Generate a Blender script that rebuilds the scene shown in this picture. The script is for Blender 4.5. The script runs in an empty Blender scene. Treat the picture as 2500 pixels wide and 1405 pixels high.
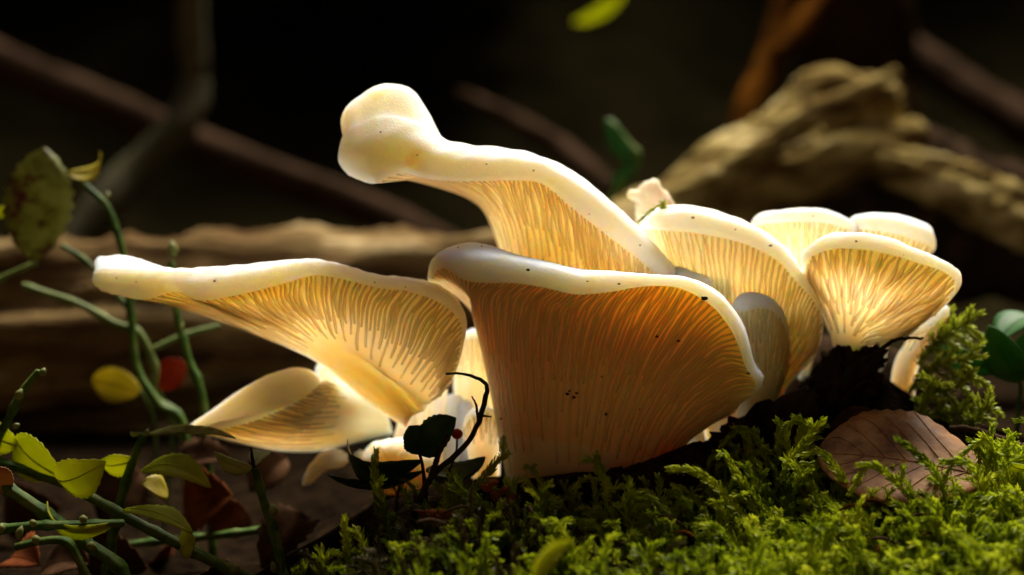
import bpy, math, random
import numpy as np
from mathutils import Vector, Matrix

random.seed(7); RNG = np.random.default_rng(7)
SC = bpy.context.scene
COL = SC.collection

# ------------------------------------------------------------------ camera
F_PX = 2500 * 70 / 36.0          # focal length in photograph pixels
CAM_Y, CAM_Z = -0.5, 0.05
cd = bpy.data.cameras.new("camera"); cam = bpy.data.objects.new("camera", cd); COL.objects.link(cam)
cam.location = (0, CAM_Y, CAM_Z); cam.rotation_euler = (math.radians(90), 0, 0)
cd.lens = 70; cd.sensor_width = 36; cd.clip_start = 0.01; cd.clip_end = 500
cd.dof.use_dof = True; cd.dof.focus_distance = 0.470; cd.dof.aperture_fstop = 7.6
SC.camera = cam

# ------------------------------------------------------------------ world, sun, exposure
SUN_EL, SUN_AZ = math.radians(59), math.radians(16)   # azimuth: from +Y (behind the mushrooms) towards +X
w = bpy.data.worlds.new("World"); SC.world = w; w.use_nodes = True
nt = w.node_tree
sky = nt.nodes.new("ShaderNodeTexSky"); sky.sky_type = 'NISHITA'; sky.sun_disc = False
sky.sun_elevation = SUN_EL; sky.sun_rotation = SUN_AZ
sky.air_density = 1.0; sky.dust_density = 6.0; sky.ozone_density = 0.2
bg = nt.nodes["Background"]; bg.inputs[1].default_value = 0.05
nt.links.new(sky.outputs[0], bg.inputs[0])
sd = bpy.data.lights.new("sun", 'SUN'); sd.energy = 3.0; sd.angle = math.radians(28); sd.color = (1.0, 0.93, 0.80)
sun = bpy.data.objects.new("sun", sd); COL.objects.link(sun)
sdir = Vector((math.cos(SUN_EL) * math.sin(SUN_AZ), math.cos(SUN_EL) * math.cos(SUN_AZ), math.sin(SUN_EL)))
sun.rotation_euler = sdir.to_track_quat('Z', 'Y').to_euler(); sun.location = sdir * 5
vs = SC.view_settings
vs.view_transform = 'Standard'; vs.look = 'None'; vs.gamma = 1.0; vs.exposure = 1.62
SC.cycles.use_denoising = True
SC.cycles.transparent_max_bounces = 16; SC.cycles.max_bounces = 10; SC.cycles.diffuse_bounces = 5; SC.cycles.transmission_bounces = 6
SC.cycles.sample_clamp_indirect = 4.0

# ------------------------------------------------------------------ helpers
def P(px, py, y=0.0):
    """photograph pixel + depth y (metres behind the focal plane) -> world point"""
    d = y - CAM_Y
    return np.array([(px - 1250) / F_PX * d, y, CAM_Z - (py - 702.5) / F_PX * d])

def nrm(v):
    n = np.linalg.norm(v, axis=-1, keepdims=True)
    return v / np.maximum(n, 1e-12)

def crw(t, n):
    """Catmull-Rom weights: rows t in [0, n-1], columns the n control points"""
    t = np.clip(np.asarray(t, float), 0, n - 1)
    i = np.minimum(t.astype(int), n - 2); f = t - i
    w4 = np.stack([-.5*f + f*f - .5*f**3, 1 - 2.5*f*f + 1.5*f**3, .5*f + 2*f*f - 1.5*f**3, -.5*f*f + .5*f**3], 1)
    W = np.zeros((len(t), n)); r = np.arange(len(t))
    for k in range(4):
        j = i + k - 1
        lo, hi = j < 0, j > n - 1
        ok = ~(lo | hi)
        np.add.at(W, (r[ok], j[ok]), w4[ok, k])
        np.add.at(W, (r[lo], np.zeros(lo.sum(), int)), 2*w4[lo, k]); np.add.at(W, (r[lo], np.ones(lo.sum(), int)), -w4[lo, k])
        np.add.at(W, (r[hi], np.full(hi.sum(), n-1)), 2*w4[hi, k]); np.add.at(W, (r[hi], np.full(hi.sum(), n-2)), -w4[hi, k])
    return W

def curve(pts, n):
    pts = np.asarray(pts, float)
    if len(pts) == 2:
        t = np.linspace(0, 1, n)[:, None]; return pts[0]*(1-t) + pts[1]*t
    return crw(np.linspace(0, len(pts)-1, n), len(pts)) @ pts

def mesh_obj(name, verts, faces, mats, parent=None, smooth=True, mat_idx=None):
    me = bpy.data.meshes.new(name)
    me.from_pydata([tuple(map(float, v)) for v in verts], [], [tuple(map(int, f)) for f in faces])
    if not isinstance(mats, (list, tuple)): mats = [mats]
    for m in mats: me.materials.append(m)
    if smooth: me.polygons.foreach_set("use_smooth", [True]*len(me.polygons))
    if mat_idx is not None: me.polygons.foreach_set("material_index", list(map(int, mat_idx)))
    me.update()
    o = bpy.data.objects.new(name, me); COL.objects.link(o)
    if parent is not None:
        o.parent = parent; o.matrix_parent_inverse = Matrix.Translation(-Vector(parent.location))
    return o

def fast_mesh(name, V, Fq, mats, parent=None, smooth=True, mat_idx=None):
    """numpy verts + (n,3) or (n,4) faces"""
    me = bpy.data.meshes.new(name); V = np.asarray(V, np.float32); Fq = np.asarray(Fq, np.int32)
    k = Fq.shape[1]
    me.vertices.add(len(V)); me.vertices.foreach_set("co", V.ravel())
    me.loops.add(Fq.size); me.loops.foreach_set("vertex_index", Fq.ravel())
    me.polygons.add(len(Fq)); me.polygons.foreach_set("loop_start", np.arange(len(Fq), dtype=np.int32)*k)
    if not isinstance(mats, (list, tuple)): mats = [mats]
    for m in mats: me.materials.append(m)
    if mat_idx is not None: me.polygons.foreach_set("material_index", np.asarray(mat_idx, np.int32))
    if smooth: me.polygons.foreach_set("use_smooth", np.ones(len(Fq), bool))
    me.update(calc_edges=True); me.validate()
    o = bpy.data.objects.new(name, me); COL.objects.link(o)
    if parent is not None:
        o.parent = parent; o.matrix_parent_inverse = Matrix.Translation(-Vector(parent.location))
    return o

def tag(o, label=None, cat=None, group=None, kind=None):
    if label: o["label"] = label
    if cat: o["category"] = cat
    if group: o["group"] = group
    if kind: o["kind"] = kind
    return o

def thing(name, label, cat, loc, group=None):
    o = bpy.data.objects.new(name, None); COL.objects.link(o)
    o.location = tuple(map(float, loc)); o.empty_display_size = 0.005
    return tag(o, label, cat, group)

def vnoise(p, seed=0):
    """cheap smooth pseudo-noise in [-1,1] for arrays (...,3)"""
    r = np.random.default_rng(seed); out = 0
    for a in (1, .6, .4):
        k = r.normal(size=3); k2 = r.normal(size=3); ph = r.uniform(0, 6.28, 2)
        out = out + a*np.sin(p @ k / a + ph[0]) * np.cos(p @ k2 / a + ph[1])
    return out / 1.3

def tube(path, rad, seg=8, wob=0.0, seed=0, caps=True):
    path = np.asarray(path, float); n = len(path)
    rad = np.broadcast_to(np.asarray(rad, float), (n,))
    T = nrm(np.gradient(path, axis=0))
    up = np.array([0.13, 0.2, 1.0]); 
    if abs(T.mean(0) @ nrm(up)) > .9: up = np.array([1.0, .1, 0])
    A = nrm(np.cross(T, up)); B = np.cross(A, T)
    th = np.linspace(0, 2*np.pi, seg, endpoint=False)
    ring = A[:, None]*np.cos(th)[None, :, None] + B[:, None]*np.sin(th)[None, :, None]
    R = rad[:, None]*np.ones(seg)
    if wob:
        q = np.stack([np.broadcast_to(np.cos(th)*1.5, (n, seg)), np.broadcast_to(np.sin(th)*1.5, (n, seg)),
                      np.broadcast_to((np.arange(n)*.35)[:, None], (n, seg))], -1)
        R = R*(1 + wob*vnoise(q, seed))
    V = (path[:, None] + ring*R[..., None]).reshape(-1, 3)
    i, j = np.meshgrid(np.arange(n-1), np.arange(seg), indexing='ij'); j2 = (j+1) % seg
    F = np.stack([i*seg+j, i*seg+j2, (i+1)*seg+j2, (i+1)*seg+j], -1).reshape(-1, 4).tolist()
    if caps:
        V = np.vstack([V, path[0]-T[0]*rad[0]*.4, path[-1]+T[-1]*rad[-1]*.6]); a, b = len(V)-2, len(V)-1
        F += [(a, (k+1) % seg, k) for k in range(seg)] + [(b, (n-1)*seg+k, (n-1)*seg+(k+1) % seg) for k in range(seg)]
    return V, F

# ------------------------------------------------------------------ materials
def new_mat(name):
    m = bpy.data.materials.new(name); m.use_nodes = True
    return m, m.node_tree, m.node_tree.nodes["Principled BSDF"]

def noise_mix(nt, cols, scale, stretch=(1, 1, 1), detail=4, lo=.35, hi=.65, rough=.6):
    tc = nt.nodes.new("ShaderNodeTexCoord"); mp = nt.nodes.new("ShaderNodeMapping")
    mp.inputs["Scale"].default_value = [scale*s for s in stretch]
    nz = nt.nodes.new("ShaderNodeTexNoise"); nz.inputs["Scale"].default_value = 1; nz.inputs["Detail"].default_value = detail
    nz.inputs["Roughness"].default_value = rough
    rp = nt.nodes.new("ShaderNodeValToRGB")
    nt.links.new(tc.outputs["Object"], mp.inputs[0]); nt.links.new(mp.outputs[0], nz.inputs[0]); nt.links.new(nz.outputs[0], rp.inputs[0])
    e = rp.color_ramp.elements; e[0].position = lo; e[0].color = (*cols[0], 1); e[1].position = hi; e[1].color = (*cols[-1], 1)
    for k, c in enumerate(cols[1:-1]):
        x = e.new(lo + (hi-lo)*(k+1)/(len(cols)-1)); x.color = (*c, 1)
    return rp.outputs[0], nz.outputs[0], mp

def bump(nt, bs, height, strength, dist):
    b = nt.nodes.new("ShaderNodeBump"); b.inputs["Strength"].default_value = strength; b.inputs["Distance"].default_value = dist
    nt.links.new(height, b.inputs["Height"]); nt.links.new(b.outputs[0], bs.inputs["Normal"]); return b

def flesh(name, c1, c2, scale_mm, radius, weight=1.0, bstr=.25, rough=.55, nscale=260, c3=None):
    m, nt, bs = new_mat(name)
    col, h, _ = noise_mix(nt, (c1, c2)+((c3,) if c3 else ()), nscale, detail=5, hi=.65 if not c3 else .82)
    nt.links.new(col, bs.inputs["Base Color"])
    bs.inputs["Roughness"].default_value = rough
    bs.inputs["Specular IOR Level"].default_value = .25
    bs.inputs["Subsurface Weight"].default_value = weight
    bs.inputs["Subsurface Radius"].default_value = radius
    bs.inputs["Subsurface Scale"].default_value = scale_mm/1000
    nz = nt.nodes.new("ShaderNodeTexNoise"); nz.inputs["Scale"].default_value = 1800; nz.inputs["Detail"].default_value = 3
    tc = nt.nodes.new("ShaderNodeTexCoord"); nt.links.new(tc.outputs["Object"], nz.inputs[0])
    bump(nt, bs, nz.outputs[0], bstr, .0004)
    return m

def plain(name, cols, scale, rough=.7, bstr=.5, bdist=.001, stretch=(1, 1, 1), spec=.3, detail=5, lo=.35, hi=.65, rot=0.0):
    m, nt, bs = new_mat(name)
    col, h, mp = noise_mix(nt, cols, scale, stretch, detail, lo, hi); mp.vector_type = 'TEXTURE' if False else 'POINT'; mp.inputs['Rotation'].default_value = (0, rot, 0)
    nt.links.new(col, bs.inputs["Base Color"]); bs.inputs["Roughness"].default_value = rough
    bs.inputs["Specular IOR Level"].default_value = spec
    if bstr: bump(nt, bs, h, bstr, bdist)
    return m

def leafy(name, cols, scale, trans=.4, rough=.5, spec=.2, tcol=None, bstr=.4, lo=.35, hi=.65):
    m, nt, bs = new_mat(name)
    col, h, _ = noise_mix(nt, cols, scale, lo=lo, hi=hi)
    nt.links.new(col, bs.inputs["Base Color"]); bs.inputs["Roughness"].default_value = rough
    bs.inputs["Specular IOR Level"].default_value = spec
    tr = nt.nodes.new("ShaderNodeBsdfTranslucent"); mx = nt.nodes.new("ShaderNodeMixShader"); mx.inputs[0].default_value = trans
    nt.links.new(col, tr.inputs[0])
    out = nt.nodes["Material Output"]
    nt.links.new(bs.outputs[0], mx.inputs[1]); nt.links.new(tr.outputs[0], mx.inputs[2]); nt.links.new(mx.outputs[0], out.inputs[0])
    if bstr: bump(nt, bs, h, bstr, .0006)
    return m

M = {}
M['cap'] = flesh('white_cap_skin', (.97, .945, .88), (.96, .93, .83), 20.0, (1.0, .66, .28), bstr=.45, nscale=150, c3=(.85, .70, .45))
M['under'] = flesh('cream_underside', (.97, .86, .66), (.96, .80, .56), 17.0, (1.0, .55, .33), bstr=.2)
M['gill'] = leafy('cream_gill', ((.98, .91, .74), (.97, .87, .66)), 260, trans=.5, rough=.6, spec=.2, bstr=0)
M['floor'] = flesh('amber_gap_shade', (.96, .76, .44), (.95, .69, .35), 17.0, (1.0, .48, .22), bstr=.2)  # shade between the gills put into the colour as a deeper amber
M['gill_firm'] = leafy('cream_gill_firm', ((.98, .90, .72), (.97, .86, .63)), 260, trans=.5, rough=.6, spec=.2, bstr=0)
for _k, _f in (('gill', .70), ('gill_firm', .46)):      # gills are thin see-through membranes
    _nt = M[_k].node_tree; _mx = _nt.nodes.new('ShaderNodeMixShader'); _tp = _nt.nodes.new('ShaderNodeBsdfTransparent'); _tp.inputs[0].default_value = (.98, .91, .76, 1)
    _out = _nt.nodes['Material Output']; _src = _out.inputs[0].links[0].from_socket
    _mx.inputs[0].default_value = _f; _nt.links.new(_src, _mx.inputs[1]); _nt.links.new(_tp.outputs[0], _mx.inputs[2]); _nt.links.new(_mx.outputs[0], _out.inputs[0])
M['torn'] = flesh('torn_flesh', (.90, .84, .68), (.84, .74, .52), 4.0, (1.0, .6, .25), bstr=.8, nscale=500)
M['soil'] = plain('dark_soil', ((.006, .004, .003), (.020, .012, .006)), 160, bdist=.004, bstr=.8, spec=0.0, rough=1.0)
M['log'] = plain('weathered_log', ((.025, .013, .007), (.12, .07, .03), (.23, .155, .065), (.60, .46, .25)), 60, stretch=(.16, 1, 1.5), bdist=.008, bstr=1.0, spec=0.0, rough=1.0, lo=.34, hi=.68)
M['stump'] = plain('rotten_wood', ((.018, .010, .005), (.15, .095, .03), (.33, .25, .085), (.66, .53, .27)), 70, stretch=(.18, 1, 1.3), rot=math.radians(27), bdist=.008, bstr=1.0, spec=0.0, rough=1.0, lo=.34, hi=.68)
M['darkbark'] = plain('dark_bark', ((.014, .009, .006), (.055, .034, .02)), 90, bdist=.005, bstr=.9, spec=0.0, rough=1.0)
M['branch'] = plain('brown_branch', ((.04, .024, .014), (.075, .045, .028)), 60, bdist=.002, spec=0.0, rough=1.0)
M['grey_branch'] = plain('grey_green_branch', ((.05, .047, .02), (.11, .10, .065)), 30, bdist=.002, spec=0.0, rough=1.0)
M['mossy_branch'] = plain('mossy_branch', ((.05, .05, .015), (.10, .09, .03)), 40, bdist=.002, spec=0.0, rough=1.0)
M['orange'] = plain('dead_bracken', ((.045, .016, .003), (.15, .055, .007)), 50, spec=0.0)
M['snag'] = plain('brown_snag', ((.010, .006, .003), (.045, .025, .010)), 40, stretch=(1, 1, .2), bdist=.006, spec=0.0, rough=1.0)
M['stem'] = leafy('green_stem', ((.025, .065, .008), (.07, .14, .015), (.13, .17, .03)), 220, trans=.15, rough=.6, spec=.15)
M['palestem'] = leafy('pale_green_stem', ((.10, .15, .03), (.20, .25, .06)), 150, trans=.2, rough=.6, spec=.15)
M['bud'] = leafy('bud_scale', ((.16, .20, .05), (.26, .27, .08)), 300, trans=.2)
M['yleaf'] = leafy('yellow_green_leaf', ((.50, .55, .02), (.64, .64, .05)), 120, trans=.6)
M['yleaf2'] = leafy('yellow_leaf', ((.50, .42, .04), (.62, .52, .07)), 120, trans=.45)
M['mottled'] = leafy('mottled_leaf', ((.10, .025, .015), (.22, .25, .04), (.32, .33, .09)), 170, trans=.35, bstr=1.0, lo=.36, hi=.6)
M['red'] = leafy('red_leaf', ((.25, .03, .012), (.40, .07, .02)), 120, trans=.4)
M['dgreen'] = leafy('dark_green_leaf', ((.018, .05, .012), (.03, .075, .02)), 120, trans=.2, rough=.35)
M['green'] = leafy('green_leaf', ((.03, .13, .025), (.06, .20, .04)), 120, trans=.35, rough=.55, spec=.2)
M['paleleaf'] = leafy('pale_leaf', ((.42, .45, .15), (.50, .52, .25)), 300, trans=.4)
M['brownleaf'] = leafy('brown_leaf', ((.18, .07, .02), (.36, .16, .05), (.50, .26, .09)), 160, trans=.25, rough=.6, bstr=.6)
M['litter'] = leafy('orange_litter', ((.10, .025, .008), (.24, .07, .018)), 140, trans=.2, rough=.9, spec=.03)
M['litter2'] = leafy('brown_litter', ((.04, .018, .008), (.11, .055, .026)), 140, trans=.2, rough=.9, spec=.03)
M['twig'] = plain('dark_twig', ((.012, .010, .006), (.035, .025, .014)), 400, bdist=.0005, spec=0.0, rough=1.0)
M['berry'] = flesh('red_berry', (.5, .02, .01), (.4, .015, .01), 1.0, (1, .2, .1), bstr=0, rough=.25)
M['speck'] = plain('black_grit', ((.006, .004, .003), (.015, .01, .006)), 900)
M['moss'] = leafy('moss', ((.10, .15, .004), (.34, .42, .010), (.60, .64, .03)), 70, trans=.45, rough=.5, spec=.2, bstr=0)
M['mossdark'] = leafy('old_moss', ((.05, .035, .010), (.10, .085, .02)), 200, trans=.2, rough=.5, bstr=0)
M['frond'] = leafy('yellow_moss', ((.28, .34, .015), (.44, .48, .04)), 120, trans=.45, rough=.4, bstr=0)
M['fgreen'] = leafy('forest_foliage', ((.012, .03, .006), (.03, .055, .012)), 8, trans=.3, bstr=0)
M['trunk'] = plain('forest_bark', ((.015, .010, .008), (.045, .028, .020)), 9, stretch=(1, 1, .25), bdist=.02, spec=0.0, rough=1.0)
M['litterground'] = plain('forest_floor', ((.006, .005, .002), (.017, .013, .005)), 10, bdist=.02, spec=0.0, rough=1.0)

M['bounce_ground'] = plain('warm_bounce_ground', ((.045, .023, .009), (.09, .048, .019), (.14, .08, .034)), 45, bdist=.01, spec=.1)  # tan tone added to unseen ground to bounce warm fill onto the gills

# ------------------------------------------------------------------ ground
def sstep(a, b, x):
    t = np.clip((x-a)/(b-a), 0, 1); return t*t*(3-2*t)

def ground_h(x, y):
    x = np.asarray(x, float); y = np.asarray(y, float)
    r = np.hypot(x, y)
    h = -0.024*(1 - sstep(-.075, -.012, x))*(1 - .95*sstep(.06, .18, y))
    h = h + .024*np.exp(-((x-.088)**2/.030**2 + (y-.016)**2/.024**2))
    h = h + .007*sstep(.06, .13, x)
    h = h - .36*np.clip(-y-.012, 0, .3)*(.75+.25*sstep(-.05, .05, x)) - .05*np.clip(-y-.312, 0, 5)*0
    h = h + .0025*vnoise(np.stack([x*60, y*60, 0*x], -1), 3)*np.exp(-(r/.4)**2)
    far = sstep(.9, 6.5, r)
    h = h + 4.2*far*(.8+.2*sstep(-1.5, 1.0, y))*(1+.12*vnoise(np.stack([x*.5, y*.5, 0*x], -1), 5)) + .04*sstep(.4, 1.5, r)*vnoise(np.stack([x*3, y*3, 0*x], -1), 9)  # unseen camera-side bank raised as well, to cut off sky light
    return h

nr, na = 210, 192
rr = np.concatenate([np.linspace(0.0004, .16, 90), np.geomspace(.164, 90, nr-90)])
aa = np.linspace(0, 2*np.pi, na, endpoint=False)
RR, AA = np.meshgrid(rr, aa, indexing='ij')
X, Y = RR*np.cos(AA), RR*np.sin(AA); Z = ground_h(X, Y)
V = np.stack([X, Y, Z], -1).reshape(-1, 3)
i, j = np.meshgrid(np.arange(nr-1), np.arange(na), indexing='ij'); j2 = (j+1) % na
Fq = np.stack([i*na+j, (i+1)*na+j, (i+1)*na+j2, i*na+j2], -1).reshape(-1, 4)
cen = np.hypot(V[Fq[:, 0], 0], V[Fq[:, 0], 1])
cy = V[Fq[:, 0], 1]; cxx = V[Fq[:, 0], 0]
g = fast_mesh('ground', V, Fq, [M['soil'], M['litterground'], M['bounce_ground']], mat_idx=np.where((cen < 3.2) & (cy < -.16-.15*np.abs(cxx)), 2, np.where(cen > .6, 1, 0)))  # camera-side ground gets the added warm bounce colour
tag(g, 'dark forest soil rising to a bank behind the mushrooms', kind='structure')

def G(x, y): return float(ground_h(x, y))

# ------------------------------------------------------------------ mushrooms
def mushroom(name, label, ribs, gill_mm=1.1, gill_h=2.0, vstart=.8, th=(11, 8, 6.5, 5.5, 5, 4.6), nu_per=10, seed=0, cat='mushroom', group=None, wav=1.0, ends=(1, 1), gills=True, dy=0.0, hprof=((0, 99), (1, 1)), roll=(.33, .0029), thu=((0, 99), (1, 1)), kd=.0038, gmat='gill'):
    rng = np.random.default_rng(seed)
    n = len(ribs)
    F = np.zeros((n, 6, 3)); Tt = np.zeros((n, 3)); K = np.zeros((n, 3))
    for a, (ps, L, T, k) in enumerate(ribs):
        for b, p in enumerate(list(ps)+[L]): F[a, b] = P(p[0], p[1], p[2]/1000+dy)
        Tt[a] = P(T[0], T[1], T[2]/1000+dy); K[a] = P(k[0], k[1], k[2]/1000+dy)
    for a in range(n):                          # the shell stays thin behind its rim
        if ribs[a][3][1] > ribs[a][2][1]-22: K[a] = Tt[a] + (K[a]-Tt[a])*min(1, kd/max(1e-6, K[a][1]-Tt[a][1]))
    du = np.gradient(F, axis=0); dv = np.gradient(F, axis=1)
    N = nrm(np.cross(du, dv))                   # towards the gill side
    wt = np.clip(np.linalg.norm(du, axis=2, keepdims=True)/.004-.3, 0, 1); N = nrm(N*wt + (1-wt)*nrm(np.array([-.2, -1.0, -.35])))
    N = nrm(N + .5*np.roll(N, 1, 0)*(np.arange(n) > 0)[:, None, None] + .5*np.roll(N, -1, 0)*(np.arange(n) < n-1)[:, None, None])
    th = np.array(th)*.55/1000
    B = F - N*th[None, :, None]*np.interp(np.arange(n), *thu)[:, None, None]
    Lp = F[:, 5]
    # rim roll: bulges outwards from the body
    out = Lp - F[:, 4]; mid = (Lp+Tt)/2; ch = Tt - Lp; cl = np.linalg.norm(ch, axis=1, keepdims=True)
    side = nrm(np.gradient(Lp, axis=0))
    bd = np.cross(ch, side); bd = nrm(bd); bd *= np.sign((bd*(np.array([0, -1.0, 0])+.3*nrm(out))).sum(1, keepdims=True)+1e-9)
    bulge = np.minimum(cl*roll[0], roll[1])
    M0 = Lp + bd*bulge*.66 + ch*.12 ; M1 = mid + bd*bulge*1.12; M2 = Tt + bd*bulge*.42 - ch*.13
    back = np.stack([Lp, M0, M1, M2, Tt, K, K*.35+B[:, 4]*.65, B[:, 3], B[:, 2], B[:, 1], B[:, 0]], 1)
    nb = back.shape[1]
    nu = (n-1)*nu_per + 1
    ut = np.linspace(0, n-1, nu); Wu = crw(ut, n)
    vf = np.linspace(0, 5, 37); vb = np.concatenate([np.linspace(0, 5, 26), np.linspace(5, nb-1, 18)[1:]])
    SF = np.einsum('ai,bj,ijk->abk', Wu, crw(vf, 6), F)
    SB = np.einsum('ai,bj,ijk->abk', Wu, crw(vb, nb), back)
    # close the two side edges roundly
    q = np.ones(nu); m = nu_per*.8
    if ends[0]: q = np.minimum(q, np.sqrt(np.clip(1-(1-np.clip(ut/(m/nu_per), 0, 1))**2, 0, 1)))
    if ends[1]: q = np.minimum(q, np.sqrt(np.clip(1-(1-np.clip((n-1-ut)/(m/nu_per), 0, 1))**2, 0, 1)))
    q = np.clip(q, .04, 1)
    s = np.linalg.norm(np.diff(SB, axis=1), axis=2).cumsum(1); s = np.concatenate([np.zeros((nu, 1)), s], 1); s /= s[:, -1:]
    vm = 5*(1-s)                                # matching place on the front
    uu = np.repeat(ut, SB.shape[1])
    match = np.einsum('ni,nj,ijk->nk', crw(uu, n), crw(vm.ravel(), 6), F).reshape(SB.shape)
    SB = match*(1-q[:, None, None]) + SB*q[:, None, None]
    # gentle lumps on the skin
    lum = (vnoise(SB*420, seed+11)*.00018+vnoise(SB*1500, seed+12)*.00004)[..., None]*min(wav, 1.2)
    SB[:, 2:-1] += (lum*np.array([0, -.5, 1.0]))[:, 2:-1]*q[:, None, None]
    S = np.concatenate([SF, SB[:, 1:]], 1); nv = S.shape[1]
    V = S.reshape(-1, 3)
    a, b = np.meshgrid(np.arange(nu-1), np.arange(nv-1), indexing='ij')
    Fc = np.stack([a*nv+b, (a+1)*nv+b, (a+1)*nv+b+1, a*nv+b+1], -1)
    midx = np.where(b < 36, np.where((b+1)*5/36 > vstart+.45, 2, 1), 0) if gills else np.where(b < 36, 1, 0)
    Fl = Fc.reshape(-1, 4); mi = midx.ravel()
    # ends and foot
    ex = []
    for col, flip in ((0, 0), (nu-1, 1)):
        for bb in range(36):
            bk = 36+int(np.argmin(abs(vm[col]-vf[bb]))); bk2 = 36+int(np.argmin(abs(vm[col]-vf[bb+1])))
            f = [col*nv+bb, col*nv+bb+1, col*nv+bk2, col*nv+bk]
            if bk == bk2: f = [col*nv+bb, col*nv+bb+1, col*nv+bk, col*nv+bk]
            ex.append(f if not flip else f[::-1])
    for aa_ in range(nu-1):
        ex.append([aa_*nv, aa_*nv+nv-1, (aa_+1)*nv+nv-1, (aa_+1)*nv])
    faces = Fl.tolist() + [list(dict.fromkeys(f)) for f in ex]
    faces = [f for f in faces if len(f) > 2]; mi = mi.tolist() + [1]*(len(faces)-len(mi))
    base = F[:, 0].mean(0)
    t = thing(name, label, cat, base, group)
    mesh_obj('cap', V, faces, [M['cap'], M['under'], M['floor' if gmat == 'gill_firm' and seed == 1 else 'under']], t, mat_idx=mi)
    if not gills: return t
    # gills: each a thin tapered blade standing on the underside
    arc = np.linalg.norm(np.diff(SF[:, 26], axis=0), axis=1).cumsum(); arc = np.concatenate([[0], arc])
    ng = max(4, int(arc[-1]*1000/gill_mm)); 
    us = np.interp((np.arange(ng)+.5)/ng*arc[-1], arc, ut)
    for k, u0 in enumerate(us):
        lev = 0 if k % 4 == 0 else (1 if k % 4 == 2 else 2)
        v0 = vstart + (5-vstart)*({0: 0, 1: .10, 2: .28}[lev] + rng.uniform(-.02, .07))
        v0 = min(max(v0, .05), 4.2)
        ns = 20
        v = np.linspace(v0, 4.97, ns); tt = np.linspace(0, 1, ns)
        u = u0 + wav*(.030*np.sin(v*rng.uniform(2, 4)+rng.uniform(0, 6)) + .012*np.sin(v*9+rng.uniform(0, 6)))*tt*(1-.5*tt) + rng.uniform(-.03, .03)
        u = np.clip(u, .04, n-1.04)
        def ev(u, v): return np.einsum('ni,nj,ijk->nk', crw(u, n), crw(v, 6), F)
        c = ev(u, v); e = .02
        nn = nrm(np.cross(ev(u+e, v)-ev(u-e, v), ev(u, v+e)-ev(u, v-e)))
        tg = nrm(np.gradient(c, axis=0)); sd_ = nrm(np.cross(tg, nn))
        h = gill_h/1000*np.minimum(1, tt*3.2+.06)*(1-.9*sstep(.70, 1, tt))*(1+.15*np.sin(v*rng.uniform(3, 6)+rng.uniform(0, 6)))*rng.uniform(.8, 1.12)
        h = h*(1+.10*rng.normal(size=ns))*np.interp(u, *hprof)
        w0 = gill_mm*.38/1000; w1 = gill_mm*.20/1000
        lean = sd_*(wav*.0003*np.sin(v*2.3+rng.uniform(0, 6)))[:, None]
        R = np.stack([c-nn*.0003-sd_*w0, c+nn*(h*.45)[:, None]-sd_*w0*.55+lean*.4, c+nn*h[:, None]-sd_*w1+lean, c+nn*h[:, None]+sd_*w1+lean, c+nn*(h*.45)[:, None]+sd_*w0*.55+lean*.4, c-nn*.0003+sd_*w0], 1)
        Vg = R.reshape(-1, 3); Fg = []
        for a_ in range(ns-1):
            for b_ in range(5):
                Fg.append((a_*6+b_, a_*6+(b_+1) % 6, (a_+1)*6+(b_+1) % 6, (a_+1)*6+b_))
        Fg += [tuple(range(6))[::-1], tuple((ns-1)*6+b_ for b_ in range(6))]
        mesh_obj('gill', Vg, Fg, M[gmat], t)
    return t

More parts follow.
